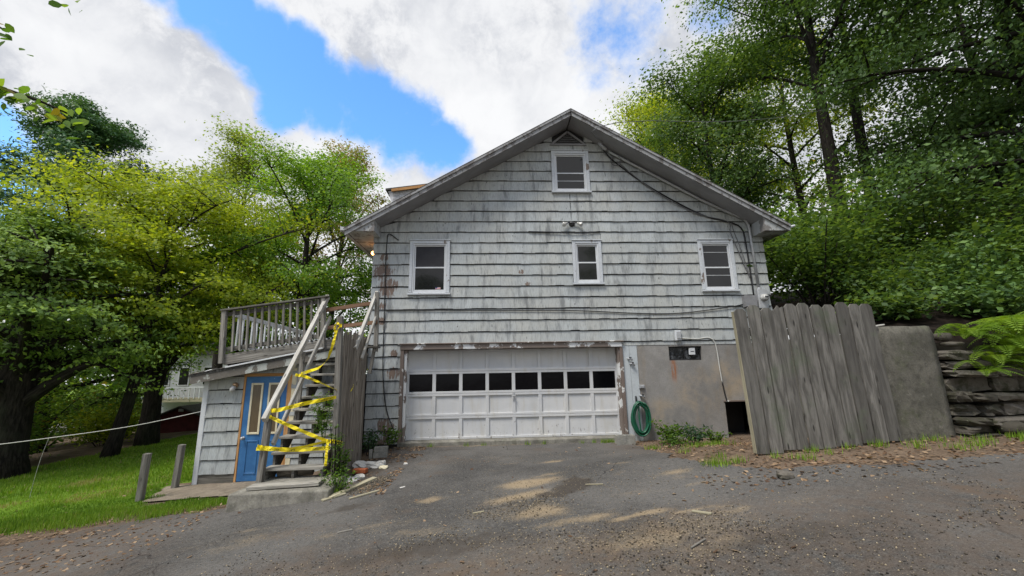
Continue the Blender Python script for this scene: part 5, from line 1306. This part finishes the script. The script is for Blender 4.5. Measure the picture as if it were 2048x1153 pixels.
# trees across the road behind the viewer; the windows mirror them
for k, (x, y, h) in enumerate(((-9, -30, 20), (3, -32, 22), (14, -29, 19))):
    tree('maple_tree', ('left', 'middle', 'right')[k] + ' tree across the road, mirrored in the house windows', x, y, h, .3, (h * .56, 5.0, h * .40), 16, 9000, .30, L_MID, 60 + k, base=.2, group='trees mirrored in the windows', low=-45)

# near branch reaching in from the upper left; its trunk stands outside the picture
rngb = np.random.default_rng(77)
nt = empty('basswood_tree', (-10.6, -5.4, zgf(-10.6, -5.4)), 'near large-leaved tree branch hanging in at the upper left', 'tree', GL)
m = MB(); m.tube([(-10.6, -5.4, -1.2), (-10.5, -5.3, 3), (-10.4, -5.2, 7), (-10.3, -5.1, 11)], [.26, .22, .16, .08], 10)
pts = []
limbs = [((-10.45, -5.25, 4.8), (-8.6, -4.7, 6.6), (-6.85, -4.1, 5.62)), ((-10.45, -5.25, 4.6), (-8.0, -4.4, 6.3), (-6.25, -3.95, 5.42)), ((-10.4, -5.2, 6.0), (-9, -4.6, 7.6), (-7.3, -4.0, 6.75)), ((-10.4, -5.2, 7.0), (-8.8, -4.4, 8.6), (-6.7, -3.9, 7.48)),
         ((-10.4, -5.2, 6.4), (-9.8, -6.5, 8), (-9.0, -8.5, 8)), ((-10.4, -5.2, 7.4), (-11.5, -6, 9), (-13, -7, 9)), ((-10.4, -5.2, 8), (-11.5, -4, 10), (-13, -3, 10))]
for i, (a, b, c) in enumerate(limbs):
    lp = bez(np.array(a), np.array(b), np.array(c), 12); m.tube(lp, [.05 * (1 - k / 13) + .006 for k in range(12)], 6, False)
    for k in range(6 if i < 4 else 4, 12):
        for q in range(12 if i != 1 else 17):
            d = rngb.normal(size=3) * np.array([.16, .16, .09]); d[2] -= .08
            if i == 3 and k < 11: continue
            pts.append(lp[k] + d)
m.build('trunk', M_BARK, nt, True)
P_ = np.array(pts); n = len(P_)
nrm = rngb.normal(size=(n, 3)) * .6 + np.array([.1, -.5, .5]); nrm /= np.linalg.norm(nrm, axis=1)[:, None]
t_ = rngb.normal(size=(n, 3)) * .7 + np.array([.5, 0, -.6]); t_ -= (t_ * nrm).sum(1)[:, None] * nrm; t_ /= np.linalg.norm(t_, axis=1)[:, None]
b_ = np.cross(nrm, t_); sz_ = rngb.uniform(.09, .19, n)[:, None]
V = np.empty((n, 8, 3))
for i, (u, v, w) in enumerate(((-.5, 0, 0), (-.32, .24, .04), (0, .34, .06), (.28, .2, .03), (.52, 0, -.05), (.28, -.2, .03), (0, -.34, .06), (-.32, -.24, .04))):
    V[:, i] = P_ + (t_ * u + b_ * v + nrm * w) * sz_
F = np.arange(n * 8).reshape(n, 8)
link('crown', np_mesh('crown', V.reshape(-1, 3), F, {'rnd': np.repeat(rngb.random(n), 8)}), L_MID, nt)

# understory
GU = 'undergrowth shrubs on the right bank'
for k, (x, y, h, r, n, mt, lab) in enumerate(((8.6, .5, 2.6, 1.5, 5200, L_SHADE, 'green shrub just behind the board fence top'), (10.2, 2.0, 3.4, 1.9, 6000, L_SHADE, 'large leafy shrub behind the middle of the board fence'), (12.4, 3.4, 3.6, 2.1, 6000, L_DEEP, 'tall dark shrub below the dark-trunked maple'),
        (9.6, 5.5, 4.0, 2.0, 5600, L_SHADE, 'bright shrub beside the right house corner'), (14.6, 3.0, 3.2, 2.0, 5200, L_SHADE, 'spreading shrub on the bank right of the fence'), (17.2, 4.4, 3.6, 2.2, 5200, L_DEEP, 'dark shrub under the straight maple'),
        (12.6, -1.4, 1.5, 1.2, 3600, L_SHADE, 'low pale green shrub on the bank at the right edge'), (14.2, -1.0, 2.6, 1.6, 4200, L_DEEP, 'dark shrub at the far right edge of the bank'), (11.4, 7.6, 4.4, 2.2, 5200, L_SHADE, 'tall shrub behind the electric meter corner'), (20.0, 10.0, 4.0, 2.6, 5000, L_SHADE, 'wide shrub far back under the straight maple'))):
    shrub('shrub', lab, x, y, bz(x, y) - .1, h, r, n, .13, mt, 100 + k, group=GU, stems=10, up=.7)
GC = 'low plants on the right bank'
for k, (x, y, h, r, n, mt, lab) in enumerate(((9.6, -2.2, .6, .7, 1500, L_DEEP, 'low dark plant on the bank above the concrete wall'), (10.8, -1.2, .9, .9, 2200, L_DEEP, 'dark ground plant halfway along the bank'), (9.0, -.8, .8, .9, 2000, L_SHADE, 'low green plant behind the board fence end'),
        (11.8, -2.6, .5, .8, 1600, L_SHADE, 'low green plant on the bank behind the ferns'), (13.0, .6, 1.2, 1.3, 2800, L_DEEP, 'dark bush on the crest of the bank'), (10.9, .8, 1.4, 1.3, 2800, L_SHADE, 'green bush on the crest nearest the fence'), (15.6, 1.6, 2.2, 1.6, 3400, L_SHADE, 'green bush on the crest at the picture edge'), (8.7, -2.9, .55, .7, 1500, L_DEEP, 'low dark plant right behind the stone wall crest'), (10.2, -2.7, .6, .8, 1600, L_DEEP, 'low dark plant behind the large ferns'), (7.4, -2.4, .5, .6, 1300, L_SHADE, 'low green plant just behind the concrete wall'))):
    shrub('bank_plant', lab, x, y, bz(x, y) - .05, h, r, n, .11, mt, 170 + k, group=GC, stems=9, up=.4)
GV = 'brush along the lawn edge'
for k, (x, y, h, r, n, mt, lab) in enumerate(((-15.4, 4.2, 1.5, 1.0, 3000, L_MID, 'leafy brush beside the heavy hemlock trunk'), (-16.0, 8.6, 1.6, 1.2, 3600, L_YELLOW, 'yellowish brush under the broad maple'), (-18.2, 10.6, 1.3, 1.2, 3000, L_MID, 'low brush between the two thin trunks'),
        (-16.2, 5.2, 2.8, 1.8, 4600, L_MID, 'tall brush behind the heavy hemlock trunk'), (-18.4, 12.4, 1.0, .8, 2000, L_GREEN, 'low bright bush left of the dark red shed'), (-19.5, 9.5, 3.0, 2.2, 4600, L_MID, 'wide brush at the far lawn edge'), (-9.6, 12.5, 1.8, 1.2, 3400, L_GREEN, 'green bush right of the dark red shed'))):
    shrub('bush', lab, x, y, zgf(x, y) - .05, h, r, n, .12, mt, 140 + k, group=GV, stems=9, up=.5)

# far woods that read as one mass
rngw = np.random.default_rng(5)
pw_ = []
for k in range(150):
    a = rngw.uniform(-2.1, 1.5); d = rngw.uniform(55, 75); cx, cy = d * math.sin(a), d * math.cos(a) - 9
    zt = rngw.uniform(9, 15) if cx < 12 else rngw.uniform(14, 22)
    q = rngw.normal(size=(260, 3)) * np.array([2.6, 2.6, zt * .26]); q[:, 2] += zt * .45
    pw_.append(q + np.array([cx, cy, -2.0 if cx < 6 else bank_z(min(cx, 36), min(cy, 36)) - 1.0]))
pw_ = np.concatenate(pw_); pw_ = pw_[pw_[:, 2] > -2]
V, F, rr_ = leaf_arrays(pw_, .95, rngw, .4, 1.5); fw = link('far_woods', np_mesh('far_woods', V, F, {'rnd': rr_}), L_MID); tag(fw, 'far green woods closing the view behind the trees', 'woods', kind='stuff')

# ------------------------------------------------------------------ neighbours
ns = empty('garden_shed', (-15.5, 12.0, -1.2), 'dark red gabled shed beyond the lawn', 'shed')
m = MB(); m.prism([(-16.9, -1.6), (-14.1, -1.6), (-14.1, -.55), (-15.5, .02), (-16.9, -.55)], 'y', 12.0, 15); m.build('wall', plain('dark_red_boards', (.085, .014, .016), .8, .25, 4.0), ns)
for s in (-1, 1):
    m = MB(); m.prism([(-15.5, .06), (-15.5 + s * 1.6, -.60), (-15.5 + s * 1.6, -.68), (-15.5, -.02)][::s], 'y', 11.8, 15.1); m.build('roof', M_ROOFING, ns)
m = MB(); m.box(-15.62, -15.38, 11.96, 11.99, -.22, -.08); m.build('gable_plate', M_VINYL, ns)
nh = empty('neighbour_house', (-23.5, 27, -1.2), 'white neighbouring house with a porch glimpsed past the dark red shed', 'house')
m = MB(); m.box(-29, -21, 27, 33, -1.8, 3.2); m.build('wall', plain('white_clapboard', (.48, .49, .50), .6, .05, 3.0), nh)
m = MB(); m.prism([(-29.5, 3.2), (-20.5, 3.2), (-20.5, 3.3), (-25, 6.2), (-29.5, 3.3)], 'y', 26.6, 33.4); m.build('roof', M_ROOFING, nh)
for k, x in enumerate((-28, -26.4, -24.4, -22.6)):
    m = MB(); m.box(x - .45, x + .45, 26.93, 26.99, .6, 2.2); w_ = m.build('window', M_VINYL, nh); m = MB(); m.box(x - .36, x + .36, 26.90, 26.925, .7, 2.1); m.build('pane', M_GLASS, w_)
m = MB(); m.box(-28, -22, 25, 26.9, -.6, -.35); m.build('porch_floor', M_EDGEWOOD, nh)
for k in range(16):
    x = -28 + k * .4; m = MB(); m.box(x - .03, x + .03, 24.95, 25.0, -.35, .5); m.build('porch_baluster', M_VINYL, nh)
m = MB(); m.box(-28.1, -21.9, 24.92, 25.03, .5, .58); m.build('porch_rail', M_VINYL, nh)
def pole(x, y, h, label, lampx=None):
    z = bz(x, y) - .5; o = empty('utility_pole', (x, y, z), label, 'utility pole')
    m = MB(); m.tube([(x, y, z), (x, y, z + h)], [.20, .13], 10); m.build('shaft', M_PALEBARK, o, True)
    m = MB(); m.beam((x - 1.0, y, z + h - .6), (x + 1.0, y, z + h - .6), .10, .12); m.build('crossarm', M_GREYWOOD, o)
    if lampx:
        m = MB(); m.tube([(x, y, z + h - 1.6), (x - .7, y, z + h - 1.2), (x - 1.4, y, z + h - 1.2)], .035, 6); ar = m.build('lamp_arm', M_GREYMETAL, o, True)
        m = MB(); m.lathe([(.05, -.05), (.22, 0), (.20, .06), (.06, .12)], (x - 1.6, y, z + h - 1.28), (0, 0, 1), 12); m.build('lamp_head', M_VINYL, ar, True)
pole(31.3, 25.0, 8.6, 'pale utility pole with a street lamp between the right trees', True)
pole(33.2, 25.8, 9.2, 'second pale utility pole just right of the lamp pole')
for k in range(3):
    cable('street_wire', [(12.5, 22 + k * .6, 7.4 + k * .9), (22, 23.5, 10.0 + k * .7), (31.3, 25, 14.2 - (2 - k) * .5)], .025, M_WHITECABLE, ('lowest', 'middle', 'topmost')[k] + ' pale street wire running behind the right house corner', 'wire')

# ------------------------------------------------------------------ ferns and weeds
def fern(x, y, z, n, L, seed, label):
    rng = np.random.default_rng(seed); o = empty('fern', (x, y, z), label, 'fern', 'ferns on the stone wall')
    for k in range(n):
        az = -math.pi / 2 + (k - (n - 1) / 2) * (4.4 / n) + rng.uniform(-.25, .25); ln = L * rng.uniform(.75, 1.1)
        d = np.array([math.cos(az), math.sin(az), 0]); p0 = np.array([x, y, z]); rise = rng.uniform(.35, .85)
        rp = bez(p0, p0 + d * ln * .45 + np.array([0, 0, rise * ln]), p0 + d * ln + np.array([0, 0, rise * ln * .35 - .18 * ln]), 22)
        m = MB(); m.tube(rp, [.005 * (1 - i / 24) + .001 for i in range(22)], 4, False); r = rng.uniform(.2, 1)
        m.rnd = [r] * len(m.v)
        for i in range(3, 22):
            t = i / 21; pl_ = ln * .26 * math.sin(math.pi * min(1, .15 + t * .85)) ** .8 * (1 - .25 * t) + .012
            tang = rp[i] - rp[i - 1]; tang /= np.linalg.norm(tang); side = np.cross(tang, (0, 0, 1)); side /= np.linalg.norm(side) + 1e-9
            for s in (-1, 1):
                e = rp[i] + side * s * pl_ + tang * pl_ * .25 - np.array([0, 0, .12 * pl_]); w = tang * ln * .019
                mid_ = (rp[i] + e) / 2
                m.add([rp[i], mid_ + w, e, mid_ - w], [(0, 1, 2, 3)], rnd=min(1, max(0, r + rng.uniform(-.15, .15))))
        m.build('frond', L_FERN, o)
for k, (x, y, z, n, L, lab) in enumerate(((6.95, -3.92, 1.92, 7, .50, 'small upright fern at the concrete end of the stone wall'), (7.35, -4.02, 1.62, 8, .60, 'fern hanging halfway down the stone wall'), (6.92, -4.10, 1.42, 6, .42, 'lowest fern growing from the stone wall face'),
        (7.75, -3.9, 1.92, 9, .75, 'large fern on top of the stone wall, second from the concrete'), (8.25, -4.0, 1.85, 9, .80, 'large bright fern spilling over the wall at the picture edge'), (7.55, -4.05, 1.45, 7, .55, 'fern drooping low below the large wall fern'), (7.9, -3.75, 2.1, 7, .7, 'fern behind the crest of the stone wall'), (8.1, -4.05, 1.55, 8, .65, 'fern on the wall face at the picture edge'), (7.2, -3.85, 1.95, 8, .55, 'fern between the small upright one and the large wall fern'), (7.55, -3.98, 1.75, 8, .6, 'fern just below the wall crest under the large one'), (7.15, -4.05, 1.52, 7, .5, 'small fern in the wall joints right of the lowest one'), (7.95, -4.05, 1.75, 9, .7, 'fern in front of the large fern near the picture edge'))):
    fern(x, y, z, n, L, 300 + k, lab)
for k, (x, y, h, r, n, lf, mt, lab) in enumerate(((-2.60, -.55, .55, .24, 420, .06, L_BLUEWEED, 'bluish bushy weed between the stockade fence and the wall'), (-2.22, -.30, .48, .20, 360, .06, L_WEED, 'bright green weed at the left garage jamb'),
        (-2.52, -2.32, .55, .14, 300, .055, L_WEED, 'leafy weed climbing the fence post foot'), (-2.60, -2.40, 1.0, .13, 320, .05, L_WEED, 'tall weed stem in front of the fence post'), (-2.42, -2.75, .35, .22, 380, .05, L_WEED, 'low weed at the right end of the concrete slab'),
        (3.85, -.5, .42, .30, 500, .08, L_WEED, 'broad-leaved weed under the foundation wall'), (4.25, -.75, .34, .26, 420, .07, L_BLUEWEED, 'bluish weed right of the broad-leaved one'), (4.6, -.9, .26, .22, 300, .06, L_WEED, 'low green weed near the basement hatch'),
        (3.45, -1.6, .20, .25, 240, .06, L_WEED, 'small weed on the bed before the hose'))):
    shrub('weed', lab, x, y, zgf(x, y), h, r, n, lf, mt, 200 + k, cat='weed', group='weeds around the house', stems=6, elong=2.0, up=.3)
# feathery plant growing through the treads
rw = np.random.default_rng(9); fo = empty('feathery_weed', (-2.95, -2.0, .4), 'feathery green weed growing up through the stair treads', 'weed')
m = MB(); P_ = []
for k in range(7):
    tip = np.array([-2.95 + rw.uniform(-.28, .22), -2.2 + rw.uniform(-.1, .15), 1.05 + rw.uniform(-.25, .22)]); lp = bez(np.array([-2.9, -2.1, -.05]), np.array([-2.92, -2.2, .7]), tip, 10)
    m.tube(lp, .004, 4, False)
    for i in range(5, 10): P_.append(lp[i] + rw.normal(size=(26, 3)) * np.array([.05, .05, .028]))
m.build('stem', L_WEED, fo); P_ = np.concatenate(P_); V, F, rr_ = leaf_arrays(P_, .05, rw, .3, 3.0); link('foliage', np_mesh('foliage', V, F, {'rnd': rr_}), L_WEED, fo)

# ------------------------------------------------------------------ scattered stuff
rg = np.random.default_rng(31)
def blades(P_, h, w, rng, rnd=None):
    n = len(P_); az = rng.uniform(0, 2 * np.pi, n); h = np.broadcast_to(h, (n,)); ln = (rng.uniform(.1, .75, n) * h * .6)[:, None]
    hh = h * rng.uniform(.5, 1.15, n)
    d = np.stack([np.cos(az), np.sin(az), np.zeros(n)], -1); s = np.stack([-np.sin(az), np.cos(az), np.zeros(n)], -1) * w / 2
    tip = P_ + d * ln; tip[:, 2] += hh
    V = np.empty((n, 3, 3)); V[:, 0] = P_ - s; V[:, 1] = P_ + s; V[:, 2] = tip
    r = np.repeat(np.clip(rng.normal(.5, .25, n), 0, 1) if rnd is None else rnd, 3)
    return V.reshape(-1, 3), np.arange(n * 3).reshape(n, 3), r
def scatter(n, x0, x1, y0, y1, ok, rng, dens=None):
    x = rng.uniform(x0, x1, n); y = rng.uniform(y0, y1, n); k = ok(x, y)
    if dens is not None: k &= rng.random(n) < dens(x, y)
    x = x[k]; y = y[k]; return np.stack([x, y, zg(x, y)], -1)
Pn = scatter(330000, -14, -4, -3.6, 2.5, lawn_in, rg, lambda x, y: np.clip(1.25 - .11 * np.hypot(x, y + 9.6) + .35, .2, 1))
Pf = scatter(60000, -14, -5.5, 0, 12, lawn_in, rg)
hgt = .035 + .06 * sstep(.45, .7, fbm(Pn[:, 0] * 1.5, Pn[:, 1] * 1.5))
V1, F1, r1 = blades(Pn, hgt, .011, rg, np.clip((fbm(Pn[:, 0] * 1.1, Pn[:, 1] * 1.1) - .5) * 2.2 + .5 + rg.normal(0, .18, len(Pn)), 0, 1)); V2, F2, r2_ = blades(Pf, .07, .022, rg)
gobj = link('grass', np_mesh('grass', np.concatenate([V1, V2]), np.concatenate([F1, F2 + len(V1)]), {'rnd': np.concatenate([r1, r2_])}), L_GRASS); tag(gobj, 'mown green lawn grass left of the shed', 'grass', kind='stuff')
# tufts: lawn rim, fence foot, garage sill
tuft = []
def tufts(n, x0, x1, y0, y1, per, sp_, rng):
    for k in range(n):
        cx, cy = rng.uniform(x0, x1), rng.uniform(y0, y1); q = rng.normal(size=(per, 2)) * sp_ + np.array([cx, cy]); tuft.append(np.stack([q[:, 0], q[:, 1], zg(q[:, 0], q[:, 1])], -1))
tufts(12, 3.0, 5.6, -4.45, -4.05, 34, .05, rg); tufts(7, 5.5, 7.4, -4.6, -4.1, 60, .08, rg); tufts(9, 3.0, 4.6, -3.0, -1.2, 50, .08, rg); tufts(9, -1.5, 2.9, -.22, -.14, 26, .035, rg); tufts(6, 2.4, 2.9, -.25, -.16, 30, .04, rg)
tufts(70, -7.6, -4.3, -2.75, -2.2, 70, .09, rg); tufts(8, -2.7, -2.4, -3.1, -2.4, 50, .05, rg); tufts(6, 2.75, 3.1, -4.3, -3.0, 40, .06, rg)
Pt = np.concatenate(tuft); V, F, r = blades(Pt, .10, .009, rg)
tobj = link('grass_tufts', np_mesh('grass_tufts', V, F, {'rnd': r}), L_GRASS); tag(tobj, 'longer grass tufts along the driveway edges and fence foot', 'grass', kind='stuff')
# dead leaves
def flat_leaves(P_, size, rng, lift=.012):
    P_ = P_.copy(); P_[:, 2] += lift
    return leaf_arrays(P_, size, rng, 1.6, 1.6)
nd_ = lambda x, y: ~drive_in(x, y) & ~lawn_in(x, y)
LP = [scatter(9000, 2.6, 9.5, -5.2, -.1, nd_, rg, lambda x, y: .25 + .5 * fbm(x * 2, y * 2)), scatter(5000, -9, -3.5, -4.2, -2.4, nd_, rg, lambda x, y: .3 + 0 * x), scatter(900, -2.7, -1.4, -1.2, -.1, lambda x, y: fbm(x * 3, y * 3) > .42, rg),
      scatter(700, -2.5, -1.6, -3.2, -1.2, lambda x, y: fbm(x * 3 + 9, y * 3) > .5, rg), scatter(160, -6, 5, -7, -.3, drive_in, rg), scatter(700, -13, -4.3, -3, 8, lawn_in, rg), scatter(1500, 2.4, 7.5, -5.3, -4.5, lambda x, y: x > 0, rg, lambda x, y: .3 + 0 * x), scatter(1600, -9, -4, -4.6, -3.0, lambda x, y: x < 0, rg, lambda x, y: .5 + 0 * x)]
LP = np.concatenate(LP); V, F, r = flat_leaves(LP, .052, rg)
lo2 = link('leaf_litter', np_mesh('leaf_litter', V, F, {'rnd': r}), L_LITTER); tag(lo2, 'brown dead leaves along the driveway edges', 'dead leaves', kind='stuff')
# loose gravel, chips and sawdust lumps on the asphalt
def gsel(x, y): return drive_in(x, y)
Gp = scatter(110000, -5, 4.6, -7.4, -3.4, gsel, rg, lambda x, y: np.clip(blobs(x, y, GRAV) * 1.0 - .15, 0, 1) * .85 + .012 + .20 * sstep(-4.9, -6.0, y + .35 * np.sin(x * 1.3)) * sstep(.35, .65, fbm(x * 1.1, y * 2.2)))
Gp = np.concatenate([Gp, scatter(1500, -6, 6, -7.5, -.3, gsel, rg), scatter(2200, -2.2, -1.7, -3.0, -2.2, lambda x, y: np.abs((x + 1.95) * .8 - (y + 2.6) * .3) < .16, rg), scatter(7000, 3, 5.6, -4.0, -.2, nd_, rg, lambda x, y: .3 * (fbm(x * 1.5, y * 1.5) > .5))])
n0 = len(Gp); Sp = scatter(90000, -2.6, 3.2, -6.5, -.12, gsel, rg, lambda x, y: np.clip(blobs(x, y, [(a, b, c * 1.5, d * 1.7, e) for a, b, c, d, e in SAND], .9) - .18, 0, 1) * .55)
Gp = np.concatenate([Gp, Sp]); n = len(Gp); sz = (.0036 + .0075 * rg.random(n) ** 3)[:, None]; sz[n0:] *= .7
oct_ = np.array([(1, 0, 0), (0, 1, 0), (-1, 0, 0), (0, -1, 0), (0, 0, .8), (0, 0, -.5)])
V = (Gp + np.array([0, 0, .010]))[:, None, :] + oct_[None] * sz[:, :, None] * rg.uniform(.7, 1.3, (n, 6, 1))
F = (np.array([(0, 1, 4), (1, 2, 4), (2, 3, 4), (3, 0, 4), (1, 0, 5), (2, 1, 5), (3, 2, 5), (0, 3, 5)])[None] + (np.arange(n) * 6)[:, None, None]).reshape(-1, 3)
go = link('gravel', np_mesh('gravel', V.reshape(-1, 3), F, {'rnd': np.repeat(np.concatenate([rg.random(n0), rg.uniform(.62, .95, n - n0)]), 6)}), M_GRAVEL); tag(go, 'loose gravel and chips strewn over the driveway', 'gravel', kind='stuff')
